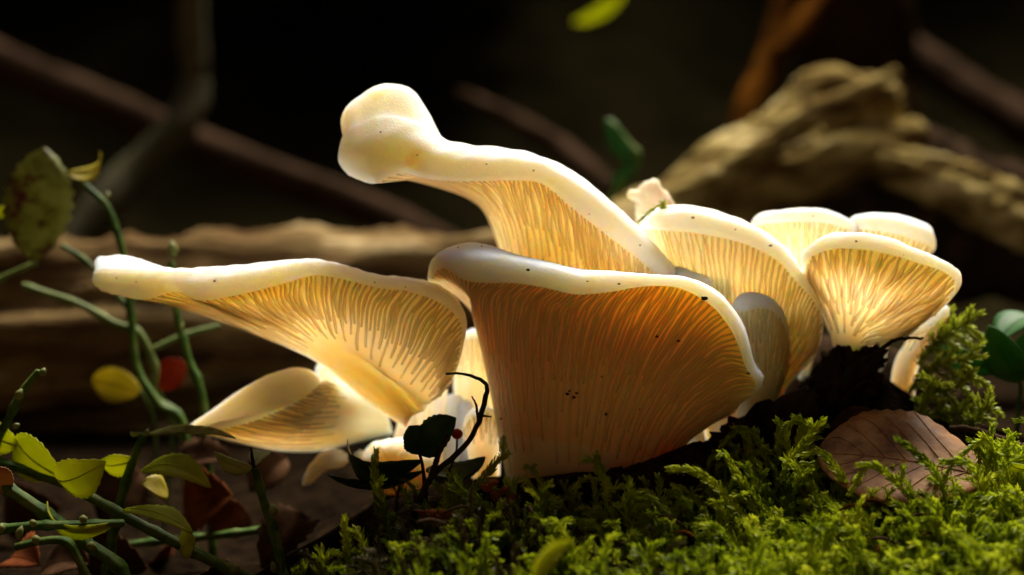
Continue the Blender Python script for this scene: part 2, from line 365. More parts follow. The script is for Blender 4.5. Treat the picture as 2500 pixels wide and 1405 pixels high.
# --- the big shell in front
M1R = [
 ([(1270,1215,14),(1240,1000,20),(1200,850,22),(1150,760,16),(1090,705,6)],(1045,690,-4),(1037,668,-4),(1050,640,6)),
 ([(1265,1215,10),(1235,1000,15),(1195,850,16),(1150,745,9),(1105,690,-6)],(1080,655,-16),(1078,617,-12),(1085,605,4)),
 ([(1260,1215,6),(1225,1000,10),(1185,850,10),(1160,760,4),(1140,710,-10)],(1135,684,-22),(1140,597,-15),(1150,594,5)),
 ([(1245,1215,2),(1205,1000,2),(1175,850,0),(1158,770,-5),(1160,720,-14)],(1190,691,-25),(1195,603,-18),(1195,605,4)),
 ([(1275,1215,-3),(1240,1000,-6),(1220,850,-8),(1218,770,-13),(1225,725,-19)],(1260,692,-27),(1265,625,-20),(1265,628,4)),
 ([(1310,1215,-6),(1290,1010,-11),(1285,860,-14),(1288,785,-18),(1300,735,-23)],(1335,704,-28),(1340,643,-22),(1340,646,3)),
 ([(1350,1215,-8),(1345,1020,-14),(1350,870,-18),(1360,795,-21),(1375,745,-25)],(1405,719,-29),(1420,660,-24),(1420,663,2)),
 ([(1390,1215,-8),(1400,1030,-15),(1415,880,-20),(1430,800,-23),(1450,750,-26)],(1485,714,-30),(1500,666,-25),(1500,669,1)),
 ([(1430,1215,-8),(1450,1040,-15),(1480,890,-20),(1505,805,-23),(1530,745,-26)],(1570,700,-30),(1585,672,-26),(1590,675,0)),
 ([(1470,1215,-7),(1495,1050,-14),(1545,905,-19),(1585,815,-22),(1620,755,-25)],(1655,703,-29),(1670,679,-26),(1675,683,0)),
 ([(1500,1215,-6),(1535,1060,-13),(1600,920,-18),(1655,840,-21),(1695,785,-24)],(1735,745,-28),(1752,716,-25),(1760,720,0)),
 ([(1530,1215,-5),(1570,1065,-11),(1640,940,-16),(1700,875,-19),(1745,835,-22)],(1790,815,-26),(1812,795,-24),(1818,797,-6)),
 ([(1550,1215,-4),(1600,1075,-10),(1670,965,-14),(1730,915,-17),(1780,890,-20)],(1822,900,-24),(1840,885,-22),(1842,880,-10)),
 ([(1570,1215,-3),(1630,1085,-8),(1700,1000,-12),(1755,960,-15),(1800,940,-18)],(1845,938,-22),(1864,928,-21),(1862,915,-12)),
 ([(1590,1215,-2),(1650,1095,-5),(1715,1030,-9),(1765,1000,-12),(1790,985,-15)],(1822,972,-18),(1830,968,-17.5),(1828,955,-10)),
 ([(1600,1215,0),(1660,1105,-2),(1720,1050,-5),(1770,1020,-8),(1790,1005,-11)],(1805,988,-14),(1808,985,-13.5),(1800,975,-8)),
]
mushroom('oyster_mushroom', 'largest white shell mushroom with dark amber gills rooted in the moss', M1R, seed=1, gmat='gill_firm', vstart=.35, th=(44, 36, 24, 14, 9, 6), gill_h=1.05, hprof=((2.5, 4.5, 5.5, 12, 15), (.15, .25, 1, 1, .5)))
# --- the tall one behind it
M2R = [
 ([(1330,1180,40),(1280,850,36),(1222,600,34),(1165,497,28),(1010,440,16)],(846,414,4),(831,375,4),(835,342,7)),
 ([(1330,1180,39),(1278,850,34),(1220,600,31),(1165,496,23),(1020,440,10)],(876,439,-5),(842,322,-4),(847,272,1)),
 ([(1330,1180,38),(1275,850,32),(1218,600,28),(1165,495,20),(1040,440,6)],(915,449,-9),(888,290,-5),(892,228,1)),
 ([(1330,1180,37),(1275,850,31),(1214,595,26),(1165,494,18),(1060,444,4)],(950,431,-9),(942,275,-5),(946,205,1)),
 ([(1330,1180,36),(1275,850,30),(1212,590,24),(1165,492,16),(1080,448,3)],(985,423,-9),(998,285,-5),(1004,219,1)),
 ([(1330,1180,35),(1278,850,29),(1216,595,21),(1175,496,13),(1105,452,1)],(1028,434,-10),(1042,315,-6),(1048,278,1)),
 ([(1330,1180,34),(1280,850,28),(1222,600,18),(1185,500,10),(1130,455,0)],(1070,441,-10),(1080,345,-7),(1090,332,2)),
 ([(1340,1180,32),(1290,850,24),(1250,600,12),(1225,510,4),(1190,460,-5)],(1160,443,-11),(1150,360,-9),(1140,354,-1)),
 ([(1360,1180,30),(1320,850,20),(1300,620,6),(1285,530,-2),(1270,470,-9)],(1260,441,-12),(1255,368,-9),(1250,372,4)),
 ([(1390,1180,28),(1370,850,18),(1360,650,4),(1350,560,-4),(1340,500,-10)],(1325,450,-13),(1335,390,-10),(1335,395,3)),
 ([(1420,1180,28),(1420,850,18),(1430,700,6),(1425,620,-2),(1415,555,-8)],(1405,515,-12),(1420,437,-9),(1425,442,4)),
 ([(1450,1180,28),(1460,850,18),(1490,740,8),(1495,675,1),(1490,625,-6)],(1480,573,-10),(1505,508,-8),(1510,512,5)),
 ([(1480,1180,28),(1500,870,20),(1545,760,10),(1555,710,4),(1555,670,-2)],(1552,628,-7),(1575,575,-6),(1580,580,6)),
 ([(1500,1180,30),(1540,880,22),(1590,790,14),(1605,740,8),(1608,705,3)],(1605,672,-2),(1635,640,-2),(1640,645,8)),
 ([(1510,1180,32),(1570,900,24),(1620,820,18),(1640,770,13),(1645,735,8)],(1645,715,4),(1668,690,4),(1672,695,10)),
]
mushroom('oyster_mushroom', 'tallest white mushroom, cap lobe curling up high above the rest', M2R, seed=2, vstart=1.6, gill_h=1.0, hprof=((5, 7.5, 10), (.4, .6, 1)), th=(22, 18, 12, 7, 5, 4.5), thu=((0, 6, 8.5), (.7, .7, 1)))
# --- the wide one with torn stem
M3R = [
 ([(990,1046,15),(890,977,17),(770,882,19),(640,824,18),(470,762,14)],(238,694,6),(224,668,6),(229,648,12)),
 ([(990,1045,13),(890,973,15),(769,879,17),(638,821,15),(474,759,10)],(262,712,0),(241,655,-1),(256,629,12)),
 ([(990,1042,10),(888,965,11),(765,875,12),(630,818,10),(490,755,5)],(345,732,-6),(330,655,-8),(320,627,10)),
 ([(992,1040,8),(888,955,8),(762,868,8),(640,808,5),(520,748,-2)],(425,713,-9),(415,660,-9),(405,641,9)),
 ([(995,1035,6),(890,945,4),(765,860,4),(660,800,0),(560,755,-6)],(490,734,-12),(480,660,-11),(480,648,8)),
 ([(997,1030,4),(895,935,1),(775,850,0),(700,795,-4),(630,745,-9)],(600,716,-14),(590,650,-11),(590,651,7)),
 ([(1000,1025,3),(900,925,-2),(795,840,-4),(745,785,-8),(700,730,-12)],(690,693,-15),(685,640,-11),(685,642,7)),
 ([(1003,1020,2),(910,915,-4),(820,835,-7),(790,780,-11),(770,725,-14)],(770,672,-16),(765,635,-12),(765,638,7)),
 ([(1005,1018,2),(925,910,-5),(850,850,-8),(835,785,-12),(830,725,-15)],(840,682,-16),(835,649,-12),(835,652,7)),
 ([(1010,1015,2),(940,915,-5),(890,875,-8),(890,800,-12),(895,740,-14)],(920,702,-15),(915,672,-11),(915,675,7)),
 ([(1015,1012,3),(960,930,-4),(930,905,-7),(950,830,-10),(965,760,-12)],(1000,712,-13),(1005,682,-10),(1005,684,8)),
 ([(1020,1010,4),(980,945,-3),(970,930,-5),(1010,860,-8),(1040,790,-10)],(1080,742,-11),(1085,707,-8),(1085,708,8)),
 ([(1025,1008,5),(1000,965,-2),(1005,955,-3),(1050,890,-5),(1090,830,-7)],(1125,790,-8),(1130,765,-6),(1128,760,6)),
 ([(1030,1006,6),(1020,985,0),(1035,975,0),(1070,930,-2),(1100,880,-3)],(1122,860,-4),(1126,855,-3),(1122,850,3)),
 ([(1035,1005,7),(1030,992,2),(1050,985,2),(1070,970,1),(1085,955,0)],(1098,945,0),(1100,942,1),(1098,940,4)),
]
m3 = mushroom('oyster_mushroom', 'broad white mushroom spreading flat beside the green stems, torn stem below', M3R, seed=3, vstart=2.15, gill_h=1.0, hprof=((2, 5), (.3, 1)), th=(13, 9, 5, 4, 3.6, 3.6), thu=((0, 5), (.5, 1)))
# --- rolled one low down
M4R = [
 ([(960,1060,15),(860,1085,8),(760,1105,2),(660,1100,-4),(560,1078,-6)],(480,1058,-6),(470,1050,-5),(480,1046,-2)),
 ([(955,1045,12),(860,1060,2),(770,1072,-4),(690,1070,-9),(610,1060,-11)],(550,1046,-11),(535,1030,-9),(545,1025,-5)),
 ([(950,1030,10),(870,1030,-2),(790,1035,-8),(730,1035,-12),(680,1030,-14)],(640,1020,-12),(625,1000,-9),(635,992,-5)),
 ([(945,1015,9),(880,1000,-2),(815,992,-8),(775,993,-11),(745,990,-13)],(715,984,-11),(700,965,-8),(708,958,-4)),
 ([(940,1000,9),(885,970,0),(830,955,-5),(800,952,-8),(780,950,-9)],(755,952,-7),(742,936,-5),(748,934,0)),
 ([(935,985,10),(885,945,4),(835,925,0),(810,920,-2),(790,925,-3)],(770,938,-2),(766,930,-1),(764,930,5)),
 ([(930,970,13),(890,920,10),(850,900,8),(820,892,6),(800,888,6)],(775,888,6),(765,882,7),(770,884,10)),
]
m4 = mushroom('oyster_mushroom', 'rolled-up cream mushroom lying low under the broad flat one', M4R, seed=4, vstart=1.5, gill_h=.25, gill_mm=1.1, dy=.022, roll=(.5, .002), th=(14, 10, 6, 4.5, 4, 4))
_p = curve([P(464,1050,.020), P(480,1044,.018), P(535,1018,.013), P(595,986,.011), P(655,962,.011), P(712,943,.013), P(752,936,.017), P(772,938,.022)], 48)
_V, _F = tube(_p, np.interp(np.linspace(0, 1, 48), [0, .04, .14, .28, .45, .6, .75, .88, .95, 1], np.array([.4, 1.0, 1.5, 2.5, 3.7, 4.7, 4.5, 3.2, 2.0, .5])/1000), 26, .04, 3)
mesh_obj('rolled_margin', _V, _F, M['cap'], m4)
# --- right-hand group
M5R = [
 ([(1740,1180,22),(1700,950,20),(1650,780,18),(1600,660,16),(1575,600,14)],(1560,560,12),(1553,545,12),(1556,533,18)),
 ([(1760,1180,18),(1720,950,14),(1680,780,10),(1640,670,6),(1615,610,2)],(1600,562,-1),(1592,517,1),(1594,513,14)),
 ([(1780,1180,15),(1750,950,10),(1720,780,5),(1700,680,0),(1690,620,-4)],(1680,567,-6),(1680,506,-2),(1680,505,14)),
 ([(1800,1180,14),(1785,950,8),(1770,790,2),(1765,700,-3),(1762,640,-6)],(1760,580,-8),(1768,526,-4),(1768,528,13)),
 ([(1820,1180,13),(1815,950,7),(1820,800,1),(1825,720,-4),(1828,660,-7)],(1832,601,-9),(1850,560,-5),(1850,563,12)),
 ([(1840,1180,13),(1845,950,7),(1865,820,1),(1880,745,-4),(1888,690,-7)],(1900,638,-9),(1920,610,-6),(1920,613,12)),
 ([(1855,1180,13),(1870,955,8),(1905,840,2),(1925,775,-2),(1935,730,-5)],(1948,692,-7),(1962,672,-5),(1962,675,12)),
 ([(1865,1180,14),(1890,960,9),(1935,860,5),(1960,805,2),(1972,765,-1)],(1985,735,-3),(1995,725,-2),(1993,728,12)),
 ([(1870,1180,15),(1900,970,11),(1950,885,8),(1980,840,5),(1992,810,3)],(2004,785,1),(2007,783,2),(2004,780,10)),
 ([(1875,1180,17),(1905,985,14),(1945,920,12),(1975,885,10),(1988,865,9)],(2000,845,8),(2002,842,9),(2000,840,13)),
]
mushroom('oyster_mushroom', 'glowing amber shell mushroom with a green moss crumb on its rim', M5R, seed=5, vstart=1.2, gill_h=.5, gill_mm=1.3, hprof=((0, 4, 6), (.15, .3, 1)), th=(40, 28, 12, 6, 4, 3.5))
M6R = [
 ([(1800,1180,8),(1800,1000,4),(1795,900,0),(1790,830,-4),(1788,790,-7)],(1785,768,-9),(1778,745,-8),(1785,735,0)),
 ([(1820,1180,6),(1825,1000,1),(1825,890,-4),(1822,820,-8),(1820,780,-11)],(1818,760,-13),(1815,718,-10),(1818,716,2)),
 ([(1835,1180,6),(1850,1000,1),(1855,890,-4),(1857,820,-8),(1858,780,-11)],(1860,752,-13),(1862,720,-10),(1862,722,2)),
 ([(1850,1180,7),(1870,1000,2),(1885,900,-2),(1892,840,-6),(1894,800,-9)],(1895,768,-11),(1900,745,-9),(1900,748,2)),
 ([(1860,1180,8),(1885,1005,5),(1905,920,2),(1915,870,-1),(1917,835,-4)],(1917,805,-6),(1922,795,-5),(1920,798,3)),
 ([(1865,1180,10),(1890,1010,8),(1912,940,6),(1922,900,4),(1925,880,2)],(1927,860,1),(1930,855,2),(1928,855,6)),
]
mushroom('oyster_mushroom', 'small brownish shell mushroom tucked against the rim of the largest one', M6R, seed=6, vstart=1.5, gill_h=.5, gill_mm=1.2, th=(20, 12, 5, 3.4, 3, 3))
M6B = [
 ([(1680,1180,20),(1660,950,16),(1640,800,12),(1630,740,9),(1632,710,7)],(1632,690,5),(1622,640,6),(1628,608,14)),
 ([(1690,1180,18),(1680,950,13),(1670,800,8),(1668,745,4),(1672,715,2)],(1680,698,0),(1672,650,1),(1670,636,12)),
 ([(1700,1180,17),(1700,950,12),(1705,810,7),(1712,755,3),(1722,722,0)],(1738,696,-2),(1728,668,0),(1725,656,11)),
 ([(1710,1180,18),(1715,955,13),(1730,830,9),(1745,775,5),(1760,738,2)],(1780,694,-1),(1782,677,1),(1780,670,11)),
 ([(1715,1180,20),(1725,960,16),(1745,850,13),(1765,790,10),(1782,750,7)],(1800,715,4),(1805,698,5),(1803,692,12)),
]
mushroom('oyster_mushroom', 'small pale cap lip squeezed between the tallest mushroom and its glowing neighbour', M6B, seed=16, vstart=1.5, gill_h=.5, gill_mm=1.3, th=(24, 18, 9, 5, 4, 4))
M7R = [
 ([(2045,910,12),(2030,830,8),(2010,780,5),(1990,735,2),(1972,700,-1)],(1960,668,-4),(1955,655,-3),(1958,645,6)),
 ([(2050,910,10),(2040,820,4),(2025,760,-1),(2005,710,-5),(1988,665,-9)],(1980,630,-12),(1972,608,-9),(1976,604,6)),
 ([(2055,910,9),(2052,810,2),(2045,745,-4),(2035,695,-9),(2028,650,-12)],(2025,610,-15),(2022,577,-11),(2024,576,8)),
 ([(2060,910,8),(2065,810,0),(2075,745,-6),(2080,695,-11),(2085,650,-14)],(2090,608,-17),(2090,571,-12),(2090,573,9)),
 ([(2065,910,8),(2078,812,-1),(2105,755,-7),(2125,705,-12),(2145,660,-15)],(2165,620,-17),(2170,587,-12),(2170,590,9)),
 ([(2070,910,8),(2090,818,-1),(2135,770,-7),(2170,725,-12),(2205,685,-15)],(2240,641,-16),(2248,617,-12),(2248,620,8)),
 ([(2075,910,8),(2100,825,0),(2155,785,-5),(2205,745,-10),(2255,710,-13)],(2305,664,-14),(2315,645,-11),(2313,648,6)),
 ([(2078,910,9),(2105,832,2),(2165,800,-2),(2220,765,-6),(2280,735,-9)],(2332,690,-10),(2345,682,-8),(2340,680,4)),
 ([(2080,910,10),(2108,840,4),(2165,820,1),(2215,795,-2),(2262,768,-4)],(2305,742,-6),(2310,740,-5),(2306,738,2)),
 ([(2080,910,12),(2105,848,7),(2150,840,5),(2190,825,3),(2220,808,1)],(2248,790,0),(2250,789,1),(2246,786,5)),
]
mushroom('oyster_mushroom', 'fan-shaped mushroom with pale yellow gills open beside the green leaves', M7R, seed=7, vstart=1.0, gill_h=1.0, gill_mm=1.3, wav=1.8, th=(9, 5.5, 3.6, 3.2, 3, 3))
M8R = [
 ([(1930,1010,32),(1925,800,30),(1900,680,27),(1870,610,22),(1845,575,18)],(1828,556,15),(1820,548,15),(1824,540,22)),
 ([(1940,1010,30),(1940,800,26),(1920,680,21),(1900,610,15),(1885,572,11)],(1875,546,8),(1865,522,10),(1868,520,22)),
 ([(1950,1010,28),(1955,800,23),(1955,680,17),(1955,610,10),(1955,572,7)],(1955,541,4),(1955,511,7),(1955,511,22)),
 ([(1960,1010,29),(1975,800,24),(1985,680,18),(2000,610,12),(2010,575,9)],(2018,545,6),(2020,515,9),(2020,516,22)),
 ([(1970,1010,30),(1985,800,26),(2010,680,22),(2040,620,17),(2060,590,13)],(2075,562,10),(2080,542,12),(2080,543,22)),
 ([(1975,1010,32),(1995,800,29),(2025,690,26),(2060,630,22),(2080,605,18)],(2100,580,16),(2106,570,17),(2104,568,22)),
]
mushroom('oyster_mushroom', 'pale domed mushroom rising in the notch behind the fan and the glowing shell', M8R, seed=8, vstart=2.0, gill_h=.4, gill_mm=1.2, dy=.006, th=(12, 7, 4, 3.4, 3.2, 3.2))
M9R = [
 ([(2120,1010,38),(2110,800,36),(2090,680,34),(2075,610,31),(2065,580,28)],(2055,560,25),(2048,545,26),(2055,535,32)),
 ([(2130,1010,36),(2125,800,33),(2115,680,29),(2112,620,24),(2110,590,20)],(2108,560,17),(2108,524,20),(2108,524,32)),
 ([(2140,1010,35),(2145,800,32),(2160,690,27),(2170,630,22),(2178,600,19)],(2185,572,16),(2190,527,19),(2190,528,32)),
 ([(2150,1010,36),(2160,800,33),(2195,700,29),(2220,650,24),(2235,620,21)],(2248,592,18),(2262,550,20),(2260,551,32)),
 ([(2155,1010,37),(2170,810,35),(2210,720,32),(2245,670,28),(2262,640,25)],(2282,612,22),(2292,585,23),(2288,580,32)),
]
mushroom('oyster_mushroom', 'smooth white cap showing its back edge behind the fan-shaped mushroom', M9R, seed=9, vstart=2.0, gill_h=.4, gill_mm=1.4)
M10R = [
 ([(2180,990,12),(2175,930,10),(2185,880,9),(2205,845,8),(2220,825,7)],(2235,812,6),(2232,803,7),(2236,798,10)),
 ([(2195,990,8),(2195,930,5),(2210,880,3),(2232,845,1),(2250,822,0)],(2268,800,-1),(2262,775,1),(2266,772,8)),
 ([(2215,990,7),(2215,930,4),(2232,880,2),(2258,840,0),(2278,815,-1)],(2300,780,-2),(2298,740,0),(2300,738,8)),
 ([(2235,990,9),(2235,930,7),(2248,885,5),(2272,848,4),(2292,820,3)],(2322,770,2),(2325,752,3),(2322,748,8)),
]
mushroom('oyster_mushroom', 'small stubby mushroom under the fan, beside the yellow moss fronds', M10R, seed=10, vstart=2.5, gill_h=.4, gill_mm=1.5, th=(8, 6, 5, 4, 3.5, 3), dy=.012)
# --- pale ones deep in the gap between the broad mushroom and the big shell
MA = [
 ([(1120,1190,34),(1115,1050,33),(1108,960,32),(1106,910,31),(1108,880,30)],(1112,855,29),(1110,845,29),(1114,840,34)),
 ([(1140,1190,30),(1138,1050,27),(1135,960,24),(1134,900,22),(1134,860,20)],(1136,832,19),(1133,814,20),(1136,812,32)),
 ([(1165,1190,30),(1168,1050,27),(1170,960,24),(1170,900,22),(1170,855,20)],(1170,824,19),(1168,805,20),(1170,804,32)),
 ([(1195,1190,32),(1205,1050,30),(1210,960,28),(1212,900,26),(1213,870,24)],(1214,840,23),(1214,825,24),(1212,824,32)),
]
mushroom('oyster_mushroom', 'pale round mushroom in the bright gap behind the largest one', MA, seed=12, vstart=2.5, gill_h=.3, gill_mm=1.5, th=(9, 7, 6, 5, 4, 4), dy=.012)
MB_ = [
 ([(1160,1200,16),(1150,1150,14),(1142,1110,12),(1136,1085,11),(1132,1065,10)],(1130,1045,9),(1127,1035,9),(1131,1028,13)),
 ([(1180,1200,13),(1172,1150,9),(1164,1105,6),(1158,1070,4),(1154,1040,3)],(1152,1020,2),(1150,1004,3),(1154,1002,11)),
 ([(1200,1200,13),(1196,1150,9),(1192,1105,6),(1190,1070,4),(1190,1035,3)],(1192,1010,2),(1192,993,3),(1194,992,11)),
 ([(1220,1200,16),(1220,1150,14),(1222,1110,12),(1224,1085,11),(1226,1060,10)],(1230,1040,9),(1233,1030,9),(1232,1024,13)),
]
mushroom('oyster_mushroom', 'little amber mushroom pressed against the stem of the largest one', MB_, seed=13, vstart=2.5, gill_h=.3, gill_mm=1.5, th=(8, 6, 4, 3, 2.5, 2.2), dy=.01)

# --- lumpy pieces: torn scrap, buttons, stem mass
def lump(name, label, outline, y, thick, mat, seed=0, rough=.0006, cat='mushroom', parent=None, n=64, rings=9, group=None):
    """closed pillow with the given pixel outline, real thickness (m)"""
    pts = np.array([P(a, b, y) for a, b in outline]); c = pts.mean(0)
    t = np.linspace(0, len(pts), n, endpoint=False)
    i0 = t.astype(int) % len(pts); f = (t-t.astype(int))[:, None]
    idx = lambda k: pts[(i0+k) % len(pts)]
    o = .5*(2*idx(0)+(idx(1)-idx(-1))*f+(2*idx(-1)-5*idx(0)+4*idx(1)-idx(2))*f*f+(3*idx(0)-idx(-1)-3*idx(1)+idx(2))*f**3)
    V = []; ph = np.linspace(0, np.pi, rings+2)[1:-1]
    for p_ in ph:
        q = c + (o-c)*math.sin(p_)**.6
        q = q + np.array([0, -math.cos(p_)*thick, 0]); V.append(q)
    V = np.concatenate(V); V = V + nrm(V-c)*(vnoise(V*900, seed)*rough)[:, None] + nrm(V-c)*(RNG.normal(size=len(V))*rough*.35)[:, None]
    F = [(r*n+k, r*n+(k+1) % n, (r+1)*n+(k+1) % n, (r+1)*n+k) for r in range(rings-1) for k in range(n)]
    V = np.vstack([V, c+np.array([0, -thick, 0]), c+np.array([0, thick, 0])]); a, b = len(V)-2, len(V)-1
    F += [(a, (k+1) % n, k) for k in range(n)] + [(b, (rings-1)*n+k, (rings-1)*n+(k+1) % n) for k in range(n)]
    ob = mesh_obj(name, V, F, mat, parent)
    if parent is None: tag(ob, label, cat, group)
    return ob

lump('mushroom_scrap', 'ragged torn scrap of cream mushroom sticking up behind the moss-crumbed rim',
     [(1570,640),(1556,560),(1550,508),(1555,490),(1532,482),(1536,466),(1556,461),(1568,448),(1588,438),(1606,440),(1618,462),(1640,484),(1648,520),(1650,600),(1640,660)], .030, .003, M['torn'], seed=4, rough=.0003)
t = thing('stem_cluster', 'bright white clump of stems in the gap below the torn stem', 'mushroom', P(1060, 1120, .03))
for k, (a, b, c, d) in enumerate([(1040,960,1010,1150),(1075,950,1060,1160),(1110,970,1105,1160),(1000,1000,985,1150),(1135,985,1150,1150)]):
    pth = curve([P(c, d+30, .040), P((a+c)/2-6, (b+d)/2, .034), P(a, b, .030)], 14)
    Vv, Ff = tube(pth, np.linspace(.0034, .0019, 14), 12, .10, k)
    mesh_obj('stem', Vv, Ff, M['cap'], t)
lump('mushroom_button', 'tapered white mushroom button lying in the dead leaves', [(738,1182),(748,1150),(770,1118),(800,1100),(835,1102),(850,1122),(838,1140),(800,1146),(775,1165),(755,1185)], .022, .0055, M['cap'], seed=5, rough=.0003)
lump('mushroom_button', 'tiny white mushroom button above the long dark leaf', [(862,1122),(868,1106),(886,1100),(900,1112),(896,1128),(876,1134)], .024, .003, M['cap'], seed=6, rough=.0002)
lump('oyster_mushroom', 'amber mushroom bulge half hidden under the dark leaves', [(880,1130),(900,1090),(950,1072),(1010,1075),(1050,1100),(1060,1150),(1040,1200),(960,1210),(900,1180)], .020, .010, M['under'], seed=7, rough=.0005)

# --- grit specks and moss crumb resting on the mushrooms
bpy.context.view_layer.update()
CAPS = [o for o in COL.objects if o.type == 'MESH' and o.name.split('.')[0] in ('cap', 'gill')]
def on_cap(px, py):
    """first mushroom surface met along the view ray of a pixel"""
    o_ = Vector((0, CAM_Y, CAM_Z)); d_ = (Vector(P(px, py, 0))-o_).normalized(); best = None
    for c in CAPS:
        ok, loc, nn, _ = c.ray_cast(o_, d_)
        if ok and (best is None or (loc-o_).length < (best[0]-o_).length): best = (loc.copy(), nn.copy())
    return best
def speck(px, py, r, label, group, k):
    hit = on_cap(px, py)
    if hit is None: return
    c = np.array(hit[0])+np.array(hit[1])*r*.3; rg = np.random.default_rng(k)
    u_, v_ = np.mgrid[0:6, 0:8]; ph = (u_+.5)/6*np.pi; th_ = v_/8*2*np.pi
    pts = np.stack([np.sin(ph)*np.cos(th_)*rg.uniform(.8, 1.8), np.cos(ph)*.8, np.sin(ph)*np.sin(th_)*rg.uniform(.6, 1.2)], -1).reshape(-1, 3)
    pts = c + pts*r*(1+.25*rg.normal(size=(48, 1)))
    F = [(a*8+b, a*8+(b+1) % 8, (a+1)*8+(b+1) % 8, (a+1)*8+b) for a in range(5) for b in range(8)]+[tuple(range(8))[::-1], tuple(range(40, 48))]
    tag(mesh_obj('grit_speck', pts, F, M['speck'] if k % 4 else M['branch']), label, 'grit', group)
for k, (x, y, r) in enumerate([(1720,728,.0006),(1604,822,.0003),(1656,832,.0004),(1385,962,.0005),(1400,970,.0004),(1408,960,.0003),(1391,955,.0003),(1481,1012,.0004),(1469,920,.0002),(1225,1022,.0003),(1827,912,.0003),(1324,925,.0002),(1560,1000,.0002)]):
    speck(x, y, r, 'tiny black grit speck stuck on the gills of the largest mushroom', 'grit specks on the largest mushroom', k)
rgs = np.random.default_rng(12)
for k, (x, y) in enumerate([(291,676),(340,690),(520,690),(1110,610),(1185,604),(1290,660),(1440,690),(1500,690),(940,320),(1010,380),(1180,400),(1310,420),(1450,520),(1560,600),(1700,530),(1790,560),(1880,600),(1990,530),(2080,590),(2200,620),(905,690),(985,700)]):
    speck(x+rgs.uniform(-12, 12), y+rgs.uniform(-4, 4), rgs.uniform(.00010, .00026), 'tiny dark crumb of soil on a white cap rim', 'soil crumbs on the white rims', 50+k)

# ------------------------------------------------------------------ leaves, stems, twigs
def leaf_geo(base, tip, width, roll=0., bend=.12, fold=.15, serr=.06, n=18, m=3, thick=.00016, curl=0., seed=0, shape=.85):
    base, tip = np.asarray(base, float), np.asarray(tip, float)
    a = tip-base; L = np.linalg.norm(a); a = a/L
    view = nrm(np.array([0, CAM_Y, CAM_Z])-(base+tip)/2)
    s = nrm(np.cross(a, view)); nn = nrm(np.cross(s, a))
    c_, s_ = math.cos(roll), math.sin(roll); s, nn = s*c_+nn*s_, nn*c_-s*s_
    rng = np.random.default_rng(seed)
    t = np.linspace(0, 1, n+1); W = width/2*np.sin(np.pi*np.clip(t, .004, .996)**shape)**.75
    k = np.linspace(-1, 1, 2*m+1)
    sv = 1+serr*np.where(np.arange(n+1) % 2 == 0, 1, -.4)
    pos = base + a*(t*L)[:, None] + nn*(bend*L*4*t*(1-t))[:, None] + nn*(curl*L*t**3)[:, None]
    rows = []
    for q in k:
        ww = W*q*(sv if abs(q) > .99 else 1)
        rows.append(pos + s*ww[:, None] + nn*(fold*np.abs(ww))[:, None] + a*(np.abs(q)*W*.25)[:, None] + nn*(vnoise(np.stack([t*5, 0*t+q*2, 0*t], -1), seed)*width*.05*abs(q))[:, None])
    R = np.stack(rows, 1); nk = 2*m+1
    V = np.concatenate([(R+nn*thick).reshape(-1, 3), (R-nn*thick).reshape(-1, 3)]); off = (n+1)*nk
    F = []
    for i in range(n):
        for j in range(nk-1):
            q = (i*nk+j, i*nk+j+1, (i+1)*nk+j+1, (i+1)*nk+j); F.append(q); F.append(tuple(off+x for x in q[::-1]))
        for j in (0, nk-1):
            q = (i*nk+j, (i+1)*nk+j, off+(i+1)*nk+j, off+i*nk+j); F.append(q if j == 0 else q[::-1])
    for i in (0, n):
        for j in range(nk-1):
            q = (i*nk+j, i*nk+j+1, off+i*nk+j+1, off+i*nk+j); F.append(q[::-1] if i == 0 else q)
    mid = pos
    return V, F, mid, nn

def leaf(parent, base, tip, width, mat, roll=0., name='leaf', midrib=None, **kw):
    V, F, mid, nn = leaf_geo(base, tip, width, roll, **kw)
    o = mesh_obj(name, V, F, mat, parent)
    if midrib is not None:
        Vt, Ft = tube(mid[1:-1]+nn*.0002, np.linspace(.00032, .00012, len(mid)-2), 5); mesh_obj('midrib', Vt, Ft, midrib, o)
    return o

def px_path(pts, n=24):
    return curve([P(a, b, c/1000) for a, b, c in pts], n)

